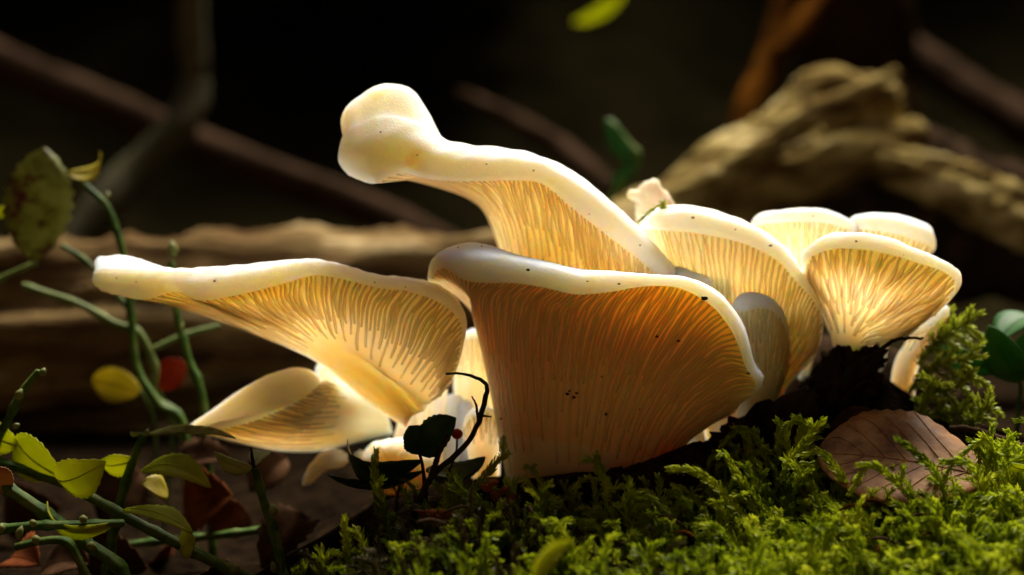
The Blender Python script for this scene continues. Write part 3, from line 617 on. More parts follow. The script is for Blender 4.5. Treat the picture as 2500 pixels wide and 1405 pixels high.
def sprig(label, paths, leaves=(), buds=(), name='bilberry_stem', cat='plant', group=None, mat='stem', r0=1.2):
    """paths: list of (pixel pts, radius mm start, end, material)"""
    root = px_path(paths[0][0])[0]
    t = thing(name, label, cat, root, group)
    for pts, ra, rb, mt in paths:
        pth = px_path(pts); 
        pth = px_path(pts, 48); rr_ = np.linspace(ra, rb, 48)/1000*.76
        arc = np.concatenate([[0], np.linalg.norm(np.diff(pth, axis=0), axis=1).cumsum()]); rg = np.random.default_rng(int(abs(pts[0][0])))
        nodes = np.arange(rg.uniform(.004, .010), arc[-1]-.003, .011)
        for nd in nodes: rr_ = rr_*(1+.30*np.exp(-((arc-nd)/.0011)**2)); pth = pth+np.array([.00012*rg.normal(), 0, .00010*rg.normal()])*sstep(nd-.002, nd+.002, arc)[:, None]
        Vt, Ft = tube(pth, rr_, 12, .06, int(pts[0][0]) % 97)
        ring = Vt[:48*12].reshape(48, 12, 3); cen_ = ring.mean(1, keepdims=True); ring[:] = cen_+(ring-cen_)*(1+.16*np.cos(np.arange(12)*np.pi/3*2))[None, :, None]
        sk = mesh_obj('stalk', Vt, Ft, M[mt], t)
    for k, (b, tp, w_, mt, kw) in enumerate(leaves):
        leaf(t, P(b[0], b[1], b[2]/1000), P(tp[0], tp[1], tp[2]/1000), w_/1000, M[mt], midrib=M[mt] if mt in ('yleaf', 'green', 'paleleaf') else None, seed=k+int(b[0]) % 50, **kw)
    for (a, b, c, dx, dy, r) in buds:
        pth = curve([P(a-dx, b-dy, c/1000), P(a, b, c/1000-.0003), P(a+dx, b+dy, c/1000)], 9)
        Vt, Ft = tube(pth, r/1000*np.array([.35, .7, .92, 1, .98, .88, .7, .45, .15]), 8); mesh_obj('bud', Vt, Ft, M['bud'], t)
    return t

def gy(px, y):      # pixel row where the ground lies under column px at depth y (mm)
    d = y/1000-CAM_Y; x = (px-1250)/F_PX*d
    return 702.5-(G(x, y/1000)-CAM_Z)/d*F_PX+8

# behind the broad mushroom, left
sprig('tall green stem holding a big mottled leaf and a curled yellow one', [
  ([(470,gy(470,48),48),(450,1050,50),(390,990,52),(335,900,54),(322,780,56),(305,640,58),(268,515,60),(200,445,62)], 1.5, 1.0, 'stem'),
  ([(318,760,56),(225,650,60),(150,600,64)], .9, .8, 'stem')],
  [((80,640,64),(110,362,66),19,'mottled',dict(roll=.15, bend=.05, fold=.05, serr=.10)), ((165,425,62),(262,392,58),6,'yleaf2',dict(roll=.9, bend=-.25, curl=.3))],
  [(262,478,60,3,-9,.9)])
sprig('pale crooked stem with a side fork behind the white cap tip', [
  ([(460,gy(460,60),60),(440,1040,60),(378,975,62),(380,900,63),(345,815,64),(285,790,66),(190,742,68),(60,700,70)], 1.5, 1.1, 'palestem'),
  ([(375,852,63),(450,818,66),(535,795,70)], 1.0, .9, 'palestem')], [], [(62,702,70,8,3,1.0)])
sprig('upright green stem with a single bud at its top', [
  ([(520,gy(520,42),42),(500,1000,44),(462,870,46),(432,740,48),(422,640,50)], 1.4, 1.1, 'stem')], [], [(421,608,50,-3,-20,1.5), (443,800,47,4,-12,.8)])
sprig('thin green shoot running out at the edge below the mottled leaf', [
  ([(-60,gy(-60,66),66),(-55,740,66),(0,685,66),(50,660,65),(85,645,64)], 1.1, .9, 'palestem')], [((-10,530,66),(20,505,66),3,'yleaf',dict())])
# autumn leaves on the ground behind
def dead(label, b, tp, w_, mt, roll=.3, name='fallen_leaf', group=None, pet=None, **kw):
    base = P(b[0], b[1], b[2]/1000)
    t = thing(name, label, 'leaf', base, group)
    leaf(t, base, P(tp[0], tp[1], tp[2]/1000), w_/1000, M[mt], roll=roll, name='blade', midrib=M[mt], seed=int(b[0]) % 71, **kw)
    if pet:
        Vt, Ft = tube(curve([base, base+np.array([.004, .001, -.012]), P(pet, gy(pet, b[2]), b[2]/1000)], 14), .0005, 6); mesh_obj('petiole', Vt, Ft, M['stem'], t)
    return t
dead('round yellow leaf hanging behind the pale crooked stem', (345,955,80), (225,925,84), 10, 'yleaf2', roll=.2, bend=.05, pet=365, name='autumn_leaf')
dead('bright red leaf standing between the green stems', (385,950,84), (450,880,80), 9, 'red', roll=.2, bend=.05, pet=400, name='autumn_leaf')

# foreground stems, left
sprig('dark green shoot tip with three small buds rising at the side', [
  ([(-70,1250,-6),(-20,1110,-8),(25,1020,-10),(55,965,-10),(98,910,-10)], 1.7, 1.2, 'stem')], [],
  [(105,908,-11,5,-9,.9), (48,962,-11,7,-12,1.1), (40,1040,-11,8,-4,.8), (92,912,-9,-1,-7,.7)])
sprig('long diagonal stem carrying the large yellow-green leaves', [
  ([(640,gy(640,-20),-20),(570,1395,-20),(480,1350,-20),(330,1270,-18),(160,1178,-14),(0,1130,-10),(-90,1110,-8)], 1.6, 1.3, 'stem')],
  [((150,1165,-14),(40,1070,-6),11,'yleaf',dict(roll=.55, bend=.15)), ((140,1172,-14),(258,1128,-22),11,'yleaf',dict(roll=-.35, bend=.2)),
   ((45,1090,-8),(-50,1045,-4),9,'yleaf',dict(roll=.4)), ((300,1245,-18),(470,1302,-26),7,'yleaf',dict(roll=1.0, bend=.1)),
   ((440,1350,-20),(487,1312,-24),7,'yleaf',dict(roll=.6, curl=.2))], [(575,1392,-21,14,5,1.3)])
sprig('thick straight stem slanting down in the corner', [
  ([(345,gy(345,-34)+20,-34),(300,1400,-34),(215,1330,-32),(130,1265,-30),(20,1190,-28),(-80,1120,-26)], 1.9, 1.7, 'stem')],
  [((30,1195,-28),(-30,1150,-30),8,'brownleaf',dict(roll=.4))], [(225,1335,-34,12,6,1.1)])
sprig('level stem crossing in front of the slanting one', [
  ([(-80,1300,-36),(0,1292,-37),(90,1283,-38),(190,1280,-38),(300,1276,-37)], 1.3, 1.1, 'stem'),], 
  [((290,1275,-37),(115,1225,-30),5,'yleaf',dict(roll=1.0, bend=.3))], [(5,1291,-39,7,0,1.3), (205,1268,-39,9,-3,1.1), (82,1277,-39,6,-5,1.0)])
sprig('low bent twig with pale bud under the level stem', [
  ([(300,gy(300,-42)+30,-42),(200,1380,-42),(160,1322,-42),(95,1322,-42),(40,1335,-42)], 1.2, 1.0, 'stem')], [], [(90,1318,-43,9,-4,1.2), (48,1300,-42,6,-16,.9)])
sprig('upright green stem ending in thin edge-on reddish leaves', [
  ([(258,gy(258,-8)+20,-8),(275,1310,-8),(305,1190,-8),(330,1110,-8),(352,1062,-8)], 1.6, 1.1, 'stem')],
  [((352,1062,-8),(575,1070,-10),6,'mottled',dict(roll=1.25, bend=.06)), ((345,1058,-8),(318,1056,-9),3,'mottled',dict(roll=1.2)),
   ((345,1150,-8),(515,1190,-14),8,'yleaf',dict(roll=.75, bend=.22)), ((335,1120,-8),(248,1132,-4),7,'yleaf',dict(roll=.7)), ((345,1180,-8),(410,1210,-2),7,'yleaf2',dict(roll=.8))], [(358,1056,-9,2,-8,.8)])
sprig('green stem with a pale leaf cupped at its dark pointed tip', [
  ([(705,gy(705,-30)+20,-30),(690,1400,-30),(668,1300,-29),(645,1225,-28),(622,1145,-28)], 1.5, 1.1, 'stem'),
  ([(622,1148,-28),(616,1120,-28),(613,1092,-28)], .7, .25, 'twig'),
  ([(688,1390,-31),(684,1330,-31.5),(672,1270,-31)], .9, .6, 'stem')],
  [((618,1140,-28),(523,1106,-22),7,'paleleaf',dict(roll=1.05, bend=.1)), ((620,1138,-28),(650,1102,-24),6,'paleleaf',dict(roll=.9))],
  [(668,1245,-31,2,-14,1.1), (668,1385,-31,-4,-14,.9)])
sprig('dim green stem lying flat across the dead leaves', [
  ([(280,1335,20),(400,1320,20),(520,1308,18),(660,1290,16),(760,1285,14)], 1.2, 1.2, 'stem')])

# litter on the low ground at the left
for k, (b, tp, w_, mt, rl, lab) in enumerate([
   ((450,1250,30),(585,1215,22),16,'litter',.3,'orange dead leaf propped behind the pale-leaved stem'),
   ((520,1300,24),(570,1220,26),12,'litter',-.3,'crumpled rust leaf with a pale sheen on the ground'),
   ((400,1180,50),(590,1150,40),12,'litter2',.8,'curled brown leaf under the rolled-up mushroom'),
   ((240,1270,50),(350,1160,55),18,'litter2',.3,'broad tan leaf standing behind the upright stem'),
   ((360,1390,20),(230,1310,24),18,'litter2',.5,'flat brown leaf below the diagonal stem'),
   ((100,1400,15),(230,1395,10),14,'litter2',.7,'brown leaf lying in the corner under the slanting stem'),
   ((20,1380,10),(110,1400,0),12,'litter',.6,'rust leaf half out of sight below the bent twig'),
   ((640,1390,5),(760,1300,20),14,'litter2',.7,'dark brown leaf in the shade beside the moss'),
   ((610,1200,40),(700,1130,45),12,'litter2',.4,'brown leaf blade upright near the white button'),
   ((150,1240,70),(30,1200,75),18,'litter2',.6,'dim brown leaf behind the yellow-green leaves'),
   ((420,1330,40),(330,1380,30),14,'litter',.8,'reddish leaf flat between the stems'),
   ((560,1370,10),(470,1400,5),12,'litter2',.8,'small brown leaf under the lower end of the diagonal stem')]):
    dead(lab, b, tp, w_, mt, roll=rl, group='dead leaves on the low ground', bend=.25, fold=.45, serr=.15, curl=.2)

# dark plant in the middle
sprig('dark leafed seedling silhouetted against the bright gap', [
  ([(1045,gy(1045,-22)+10,-22),(1035,1150,-23),(1025,1105,-24)], .7, .5, 'twig')],
  [((1028,1112,-24),(1112,1020,-30),9,'dgreen',dict(roll=.5, bend=.1)), ((1022,1110,-24),(1000,1040,-26),8,'dgreen',dict(roll=-.5, bend=.15)), ((1030,1128,-24),(848,1075,-16),8,'dgreen',dict(roll=.9, bend=.35)),
   ((1035,1150,-22),(800,1160,-18),6,'dgreen',dict(roll=1.1, bend=.1)), ((1040,1150,-22),(1185,1118,-12),7,'dgreen',dict(roll=.9, bend=-.15))], name='seedling')
def twig(label, paths, name='twig', mat='twig', cat='twig', group=None):
    t = thing(name, label, cat, px_path(paths[0][0])[0], group)
    for k, (pts, ra, rb) in enumerate(paths):
        pth = px_path(pts, 30); pth = pth + RNG.normal(size=pth.shape)*ra/1000*.10
        Vt, Ft = tube(pth, np.linspace(ra, rb, len(pth))/1000, 7, .2, k); mesh_obj('branchlet' if k else 'shaft', Vt, Ft, M[mat], t)
    return t
twig('crooked dark twig with fine side shoots in front of the bright gap', [
  ([(1010,1260,-36),(1055,1165,-37),(1120,1105,-38),(1165,1040,-38),(1188,960,-38),(1182,935,-38),(1140,915,-37),(1090,912,-36)], .9, .25),
  ([(1168,1030,-38),(1162,990,-38.5),(1152,968,-38)], .4, .15), ([(1170,1015,-38),(1198,1018,-38)], .4, .15), ([(1055,1165,-37),(1068,1120,-38),(1092,1060,-39)], .8, .4), ([(1060,1150,-37),(1072,1090,-37)], .7, .3)])
t = thing('berry', 'small red berry beside the dark leafed seedling', 'berry', P(1116, 1060, -.016))
u_, v_ = np.mgrid[0:9, 0:14]; ph = (u_+.5)/9*np.pi; th_ = v_/14*2*np.pi
pts = P(1116, 1060, -.016) + np.stack([np.sin(ph)*np.cos(th_), np.sin(ph)*np.sin(th_), np.cos(ph)*.95], -1).reshape(-1, 3)*.0014
mesh_obj('fruit', pts, [(a*14+b, a*14+(b+1) % 14, (a+1)*14+(b+1) % 14, (a+1)*14+b) for a in range(8) for b in range(14)]+[tuple(range(14))[::-1], tuple(range(112, 126))], M['berry'], t)
Vt, Ft = tube(curve([P(1116,1073,-.016), P(1112,1110,-.017), P(1085,1180,-.020)], 10), .0003, 6); mesh_obj('stalk', Vt, Ft, M['twig'], t)

# right side
dl = dead('large serrated brown leaf lying on the moss', (2425,1172,-34), (1998,1108,-26), 36, 'brownleaf', roll=-.92, bend=.04, fold=.12, serr=.03, n=26, shape=.95)
bl = [c for c in dl.children if c.name.startswith('blade')][0]
V_, F_, mid_, nn_ = leaf_geo(P(2425,1172,-.034), P(1998,1108,-.026), .036, -.92, bend=.04, fold=.12, serr=.03, n=26, shape=.95, seed=2425 % 71)
R_ = V_[:27*7].reshape(27, 7, 3)
for k in range(4, 22, 3):
    for j0, js in ((3, (3, 4, 5, 6)), (3, (3, 2, 1, 0))):
        pth = np.array([R_[min(26, k+2*a), jj] for a, jj in enumerate(js)])+nn_*.00006
        Vt, Ft = tube(curve(pth, 10), np.linspace(.00013, .00006, 10), 5); mesh_obj('vein', Vt, Ft, M['brownleaf'], bl)
dead('pale tan leaf edge peeping out behind the large brown leaf', (2020,1062,-8), (2160,1020,-12), 6, 'litter2', roll=.6, bend=.25)
twig('smooth grey-brown twig running out behind the moss', [([(2320,1048,-12),(2380,1052,-14),(2440,1072,-18),(2520,1098,-24)], 1.0, .8)], mat='branch')
twig('thin reddish stalk upright among the moss fronds', [([(2400,1120,10),(2375,1010,12),(2358,940,14),(2350,880,15)], .7, .5)], mat='orange')
sprig('green leafy plant with glossy leaves beside the fan mushroom', [
  ([(2480,1110,18),(2485,1000,18),(2488,930,18),(2440,850,18),(2395,815,18)], .8, .6, 'stem')],
  [((2488,935,18),(2415,795,14),10,'green',dict(roll=.2, bend=.08, serr=.02, fold=.4)), ((2480,900,20),(2285,805,24),9,'green',dict(roll=.9, bend=.2, serr=.02)), ((2490,930,20),(2560,800,16),10,'green',dict(roll=.3, serr=.02)),
   ((2440,830,22),(2530,772,30),13,'green',dict(roll=1.05, bend=.1, serr=.02))], name='leafy_plant')
sprig('light green leaf poking in above the bright moss', [([(2540,1240,-38),(2525,1180,-38),(2510,1140,-38)], .6, .4, 'stem')], [((2512,1142,-38),(2462,1132,-40),3.5,'yleaf',dict(roll=.9))], name='leafy_plant')
twig('dark broken wood and roots under the fan mushroom', [
  ([(1985,1110,2),(2035,1010,0),(2062,960,-2),(2050,890,-4)], .8, .5), ([(2055,960,-2),(2075,900,-6),(2140,860,-8),(2190,830,-10),(2255,826,-12)], 1.0, .3), ([(2062,960,-2),(2000,930,-4),(1950,945,-6)], .6, .3), ([(2060,980,-2),(2110,930,-4),(2150,950,-4)], .6, .3)])
lump('wood_shade_lump', 'black crumbling wood lump under the fan mushroom', [(1985,960),(2000,890),(2040,850),(2100,842),(2150,850),(2148,900),(2120,950),(2080,1010),(2020,1030)], .006, .009, M['darkbark'], seed=31, rough=.0022, cat='wood')
V, F = None, None
lump('wood_shade_lump', 'added dark lump standing in for shade in front of the small brownish shell', [(1665,1190),(1700,1105),(1765,1050),(1850,1005),(1930,965),(1995,955),(2000,1060),(1960,1190),(1800,1215)], -.006, .007, M['darkbark'], seed=33, rough=.0020, cat='wood')  # dark shape added where the mushroom bases only lie in shade
lump('wood_shade_lump', 'added low black lump standing in for shadow along the foot of the largest mushroom', [(1205,1240),(1230,1195),(1300,1170),(1400,1158),(1500,1150),(1580,1128),(1660,1096),(1720,1080),(1740,1150),(1700,1240),(1450,1270)], -.017, .006, M['darkbark'], seed=35, rough=.0016, cat='wood')  # black shape added over the pale foot to read as its shadow
# blurred green blade near the lens
dead('blurred green blade rising from the moss near the front', (1300,1440,-110), (1400,1320,-118), 5, 'yleaf', roll=.9, name='grass_blade')

# ------------------------------------------------------------------ moss
def shoot_geo(path, r=.0004, leaf_l=.0014, leaf_w=.0008, step=.00042, ranks=3, seed=0, ang=.78, tip_ball=True):
    """rope-like moss shoot: core tube + spiral of small cupped leaves. returns V, F(tri)"""
    rng = np.random.default_rng(seed)
    seglen = np.linalg.norm(np.diff(path, axis=0), axis=1); s = np.concatenate([[0], seglen.cumsum()]); L = s[-1]
    m = max(4, int(L/step)); ss = np.linspace(0, L, m)
    pts = np.stack([np.interp(ss, s, path[:, k]) for k in range(3)], 1)
    T = nrm(np.gradient(pts, axis=0)); up = np.array([.3, .2, .9]); A = nrm(np.cross(T, up)); B = np.cross(A, T)
    Vs, Fs, off = [], [], 0
    seg = 4; th = np.linspace(0, 2*np.pi, seg, endpoint=False)
    cr = pts[::3] if m > 9 else pts; Ac = A[::3] if m > 9 else A; Bc = B[::3] if m > 9 else B; n = len(cr)
    ring = cr[:, None]+(Ac[:, None]*np.cos(th)[None, :, None]+Bc[:, None]*np.sin(th)[None, :, None])*r*.8
    Vs.append(ring.reshape(-1, 3))
    i, j = np.meshgrid(np.arange(n-1), np.arange(seg), indexing='ij'); j2 = (j+1) % seg
    Fs.append(np.stack([i*seg+j, i*seg+j2, (i+1)*seg+j2], -1).reshape(-1, 3)); Fs.append(np.stack([i*seg+j, (i+1)*seg+j2, (i+1)*seg+j], -1).reshape(-1, 3))
    off = n*seg
    fr = ss/L
    for q in range(ranks):
        ph = np.arange(m)*2.4 + q*2*np.pi/ranks + rng.normal(size=m)*.25
        O = A*np.cos(ph)[:, None]+B*np.sin(ph)[:, None]; S = np.cross(T, O)
        sc = (.55+.6*np.sin(np.pi*np.clip(fr*.92+.06, 0, 1))**.6)*(1+.18*rng.normal(size=m))
        an = ang*(1-.5*fr)*(1+.25*rng.normal(size=m))
        D = T*np.cos(an)[:, None]+O*np.sin(an)[:, None]; Nn = O*np.cos(an)[:, None]-T*np.sin(an)[:, None]
        b = pts+O*r*.5; l = (leaf_l*sc)[:, None]; w_ = (leaf_w*sc*.5)[:, None]
        mid = b+D*l*.5+Nn*w_*.75
        v = np.stack([b, b+D*l*.45+S*w_, mid, b+D*l*.45-S*w_, b+D*l-Nn*w_*.2], 1)
        Vs.append(v.reshape(-1, 3)); k = np.arange(m)[:, None]*5+off
        Fs += [np.hstack([k, k+1, k+2]), np.hstack([k, k+2, k+3]), np.hstack([k+1, k+4, k+2]), np.hstack([k+2, k+4, k+3])]
        off += 5*m
    return np.concatenate(Vs), np.concatenate(Fs)

def plant_geo(seed, L=.016, lean=.5, branches=5, curl=1.6, scale=1.0, step=.00042):
    rng = np.random.default_rng(seed); n = 18; t = np.linspace(0, 1, n)
    ang = lean*.4 + lean*t + curl*np.clip(t-.72, 0, 1)**1.3*3
    dz = np.cos(ang); dx = np.sin(ang); p = np.stack([np.cumsum(dx), np.cumsum(.15*np.sin(t*5+seed)), np.cumsum(dz)], 1)*L/n
    Vs, Fs, off = [], [], 0
    def add(V, F):
        nonlocal off
        Vs.append(V); Fs.append(F+off); off += len(V)
    add(*shoot_geo(p, .00034*scale, .0014*scale, .00042*scale, step*scale, 3, seed))
    for k in range(branches):
        f = .28+.6*k/max(1, branches-1); i = int(f*(n-1)); sg = 1 if k % 2 else -1
        l = L*rng.uniform(.18, .34)*(1.15-f*.6); m = 8; tt = np.linspace(0, 1, m)
        az = sg*rng.uniform(.8, 1.4); T = nrm(p[min(i+1, n-1)]-p[i-1]); S = np.array([0, 1.0, 0])
        d = T*math.cos(az)+S*math.sin(az)
        q = p[i]+d*(tt*l)[:, None]+np.array([.3, 0, -.15])*(l*tt**2*.6)[:, None]+np.array([0, 0, .25])*(l*tt)[:, None]
        add(*shoot_geo(q, .00025*scale, .0011*scale, .00036*scale, step*scale*.9, 3, seed*7+k))
    return np.concatenate(Vs), np.concatenate(Fs)

variants = [plant_geo(100+k, L=random.uniform(.010, .017), lean=random.uniform(.2, .8), branches=random.choice([2, 3, 4, 5]), curl=random.uniform(.6, 2.0)) for k in range(12)]
variants += [plant_geo(140+k, L=random.uniform(.014, .021), lean=random.uniform(.3, .9), branches=random.choice([0, 0, 1, 2]), curl=random.uniform(1.0, 2.4), scale=1.25) for k in range(8)]
def moss_field(name, label, N, sampler, mat, scale=(.8, 1.25), seed=0, tilt=.5):
    rng = np.random.default_rng(seed); Vs, Fs, off = [], [], 0
    k = 0
    while k < N:
        x, y = sampler(rng)
        if x is None: continue
        V, F = variants[rng.integers(len(variants))]
        az = rng.normal(math.pi*1.25, 1.2); c, s = math.cos(az), math.sin(az); tl = rng.normal(0, tilt*.5)
        R = np.array([[c, -s, 0], [s, c, 0], [0, 0, 1]]) @ np.array([[math.cos(tl), 0, math.sin(tl)], [0, 1, 0], [-math.sin(tl), 0, math.cos(tl)]])
        sc = rng.uniform(*scale)
        Vs.append((V*sc) @ R.T + np.array([x, y, G(x, y)-.002])); Fs.append(F+off); off += len(V); k += 1
    o = fast_mesh(name, np.concatenate(Vs), np.concatenate(Fs), mat)
    tag(o, label, 'moss', kind='stuff'); return o

def moss_ok(x, y):
    """where the carpet grows: front and right of the mushrooms"""
    edge = -.034 + .012*math.sin(y*160)
    if x < edge: return False
    back = -.024 if x < .05 else (-.024 + .35*max(0, x-.105))
    return y < back
def samp(rng):
    y = -.078 + .125*rng.random()**1.0; x = rng.uniform(-.05, .135)
    if not moss_ok(x, y): return None, None
    if x < .07 and rng.random() > .22+.78*sstep(-.03, .07, x): return None, None
    return x, y
moss_field('moss', 'bright green moss carpet at the foot of the mushrooms', 1350, samp, M['moss'], seed=1, scale=(.5, 1.1))
def samp2(rng):
    x, y = rng.normal(-.018, .014)+(.05*rng.random() if rng.random() > .6 else 0), rng.normal(-.052, .012)
    return (x, y) if -.05 < x < .09 and -.08 < y < -.025 else (None, None)
moss_field('dead_moss', 'brown withered moss strands through the green carpet', 190, samp2, M['mossdark'], scale=(.6, .95), seed=2, tilt=1.2)

def single(label, pts, mat='moss', r=.00055, ll=.0017, lw=.0008, step=.0004, branches=0, seed=0, group=None, name='moss_shoot'):
    p = px_path(pts, 26); t = thing(name, label, 'moss', p[0], group)
    V, F = shoot_geo(p, r, ll, lw, step, 3, seed); fast_mesh('shoot', V, F, M[mat], t)
    rng = np.random.default_rng(seed)
    for k in range(branches):
        i = int((.25+.6*k/max(1, branches-1))*25); d = nrm(p[min(25, i+1)]-p[i-1]); sg = 1 if k % 2 else -1
        sv = np.array([-d[2], 0, d[0]])*sg; l = rng.uniform(.004, .007); tt = np.linspace(0, 1, 8)
        q = p[i]+(d*.6+sv*.8+np.array([0, rng.uniform(-.5, .3), 0]))*(tt*l)[:, None]+np.array([0, 0, -.3])*(l*tt**2)[:, None]
        V, F = shoot_geo(q, r*.8, ll*.8, lw*.8, step, 3, seed*3+k); fast_mesh('side_shoot', V, F, M[mat], t)
    return t
GRP = 'moss shoots standing clear of the carpet'
for k, (pts, br, lab) in enumerate([
  ([(1905,1180,-34),(1930,1120,-35),(1960,1085,-36),(2010,1025,-37)], 2, 'branching moss shoot reaching up beside the large brown leaf'),
  ([(1905,1330,-40),(1880,1270,-41),(1840,1215,-42),(1800,1160,-43),(1770,1112,-44),(1755,1115,-44)], 0, None),
  ([(1850,1300,-44),(1800,1240,-45),(1740,1180,-46),(1690,1150,-47),(1635,1145,-48)], 0, None),
  ([(1480,1240,-38),(1482,1190,-38),(1465,1150,-39),(1455,1110,-40)], 2, None),
  ([(1330,1290,-42),(1322,1240,-42),(1330,1195,-43),(1345,1182,-43)], 1, None),
  ([(1265,1260,-40),(1255,1215,-40),(1238,1170,-41)], 0, None),
  ([(940,1290,-36),(925,1225,-36),(915,1160,-36),(918,1100,-37)], 0, 'thin dark moss shoot with a nodding tip by the long dark leaf'),
  ([(950,1300,-38),(930,1220,-38),(922,1190,-38),(936,1170,-39)], 0, None),
  ([(850,1370,-44),(845,1310,-44),(842,1262,-45)], 0, None),
  ([(790,1420,-46),(795,1365,-46),(815,1350,-46),(830,1360,-46)], 0, None),
  ([(735,1420,-46),(738,1395,-46),(742,1378,-46)], 0, None),
  ([(715,1425,-46),(720,1400,-46),(724,1388,-46)], 0, None),
  ([(1560,1320,-44),(1530,1260,-44),(1530,1215,-45),(1580,1215,-45),(1625,1250,-46)], 3, None),
  ([(2130,1260,-38),(2080,1200,-38),(2030,1130,-39),(2000,1105,-39),(1965,1112,-39)], 1, None),
  ([(2010,1260,-40),(1980,1190,-41),(1940,1140,-42),(1915,1120,-42)], 0, None),
  ([(2310,1230,-46),(2290,1160,-46),(2240,1110,-47),(2190,1072,-48)], 0, None),
  ([(2400,1240,-44),(2390,1170,-44),(2360,1130,-45),(2300,1128,-45)], 2, None),
  ([(2250,1240,-46),(2180,1170,-46),(2140,1140,-47),(2098,1135,-47)], 2, None),
  ([(2440,1200,-36),(2430,1130,-36),(2420,1085,-37),(2395,1062,-38)], 2, None),
  ([(2500,1180,-34),(2470,1110,-34),(2400,1085,-35),(2385,1090,-36)], 2, None),
  ([(2060,1320,-50),(2050,1270,-50),(2038,1240,-50)], 0, None),
  ([(1230,1290,-44),(1200,1250,-44),(1150,1215,-45),(1100,1190,-45)], 3, None),
  ([(1140,1210,-30),(1180,1170,-30),(1210,1130,-31),(1240,1108,-31)], 2, 'yellowish moss shoot arching by the foot of the largest mushroom')]):
    single(lab or 'slender green moss shoot bending clear above the carpet', pts, seed=200+k, branches=br, group=None if lab else GRP, mat='frond' if k == 22 else 'moss')
for k in range(12):
    a_ = 1690+26*k; b_ = 1195-10*k; q = np.random.default_rng(900+k); l_ = q.uniform(45, 95); dx_ = q.uniform(-45, 35)
    single('dim moss shoot growing up over the dark shade lump', [(a_, b_+20, -19-k*.4), (a_+dx_*.3, b_-l_*.4, -20-k*.4), (a_+dx_*.7, b_-l_*.8, -21-k*.4), (a_+dx_*1.4, b_-l_, -22-k*.4)], seed=500+k, branches=int(q.integers(0, 3)), group='moss shoots over the shade lump')
for k, (pts, br) in enumerate([
  ([(2240,890,14),(2280,840,10),(2330,800,6),(2395,765,4)], 5), ([(2220,960,14),(2260,910,8),(2320,880,5),(2400,870,3)], 5), ([(2230,990,12),(2280,960,6),(2340,940,4),(2380,905,2)], 4),
  ([(2250,1040,8),(2290,1010,4),(2340,1010,2),(2385,985,0)], 4), ([(2210,1050,6),(2250,1000,2),(2270,950,0),(2275,925,0)], 3), ([(2330,1080,0),(2370,1040,-4),(2400,1000,-6),(2420,985,-6)], 3), ([(2255,870,16),(2290,815,14),(2330,790,14),(2370,800,12)], 4)]):
    single('yellow-green feathery moss frond growing beside the fan mushroom', pts, mat='frond', r=.0005, ll=.0020, lw=.0008, step=.0004, branches=br+3, seed=300+k, group='moss fronds beside the fan mushroom', name='moss_frond')
single('yellow-green moss crumb stuck on the rim of the glowing mushroom', [(1612,512,-1),(1618,506,-1),(1624,500,-1),(1616,494,-1)], mat='frond', r=.0003, ll=.0012, lw=.0005, step=.0004, branches=2, seed=400, name='moss_crumb')
# little brown dead sprigs standing in the moss
for k, (pts, lab) in enumerate([
  ([(1240,1290,-42),(1235,1240,-42),(1215,1210,-43),(1182,1180,-44)], 'small withered red-brown sprig standing in the moss'),
  ([(1110,1320,-46),(1085,1280,-46),(1060,1265,-46),(1035,1258,-47)], 'rusty dead moss scrap lying across the carpet')]):
    t = thing('dead_sprig', lab, 'sprig', px_path(pts)[0]); pth = px_path(pts, 16); Vt, Ft = tube(pth, np.linspace(.0006, .0003, 16), 6); mesh_obj('stalk', Vt, Ft, M['orange'], t)
    for q in range(6):
        b = pth[4+2*q] if 4+2*q < 16 else pth[-1]; sg = 1 if q % 2 else -1
        V, F, _, _ = leaf_geo(b, b+np.array([sg*.0028, -.0008, .0030-.0004*q]), .0018, .4, n=6, m=1, seed=q); mesh_obj('leaf', V, F, M['litter'], t)

# fallen spruce needles and bits of bark lying on the moss
rgn = np.random.default_rng(77)
for k in range(16):
    x, y = rgn.uniform(-.03, .11), rgn.uniform(-.062, -.030); z = G(x, y)+rgn.uniform(.008, .012); a_ = rgn.uniform(0, 3.14); l = rgn.uniform(.005, .009)
    p0 = np.array([x, y, z]); d = np.array([math.cos(a_), math.sin(a_)*.6, rgn.uniform(-.25, .35)])*l
    Vt, Ft = tube(curve([p0-d/2, p0+np.array([0, 0, .0008]), p0+d/2], 8), np.array([.3, .45, .5, .5, .5, .45, .35, .15])*.0008, 5)
    tag(mesh_obj('spruce_needle', Vt, Ft, M['orange' if k % 3 == 0 else 'branch']), 'dry brown spruce needle lying in the green moss', 'needle', 'dry needles in the moss')

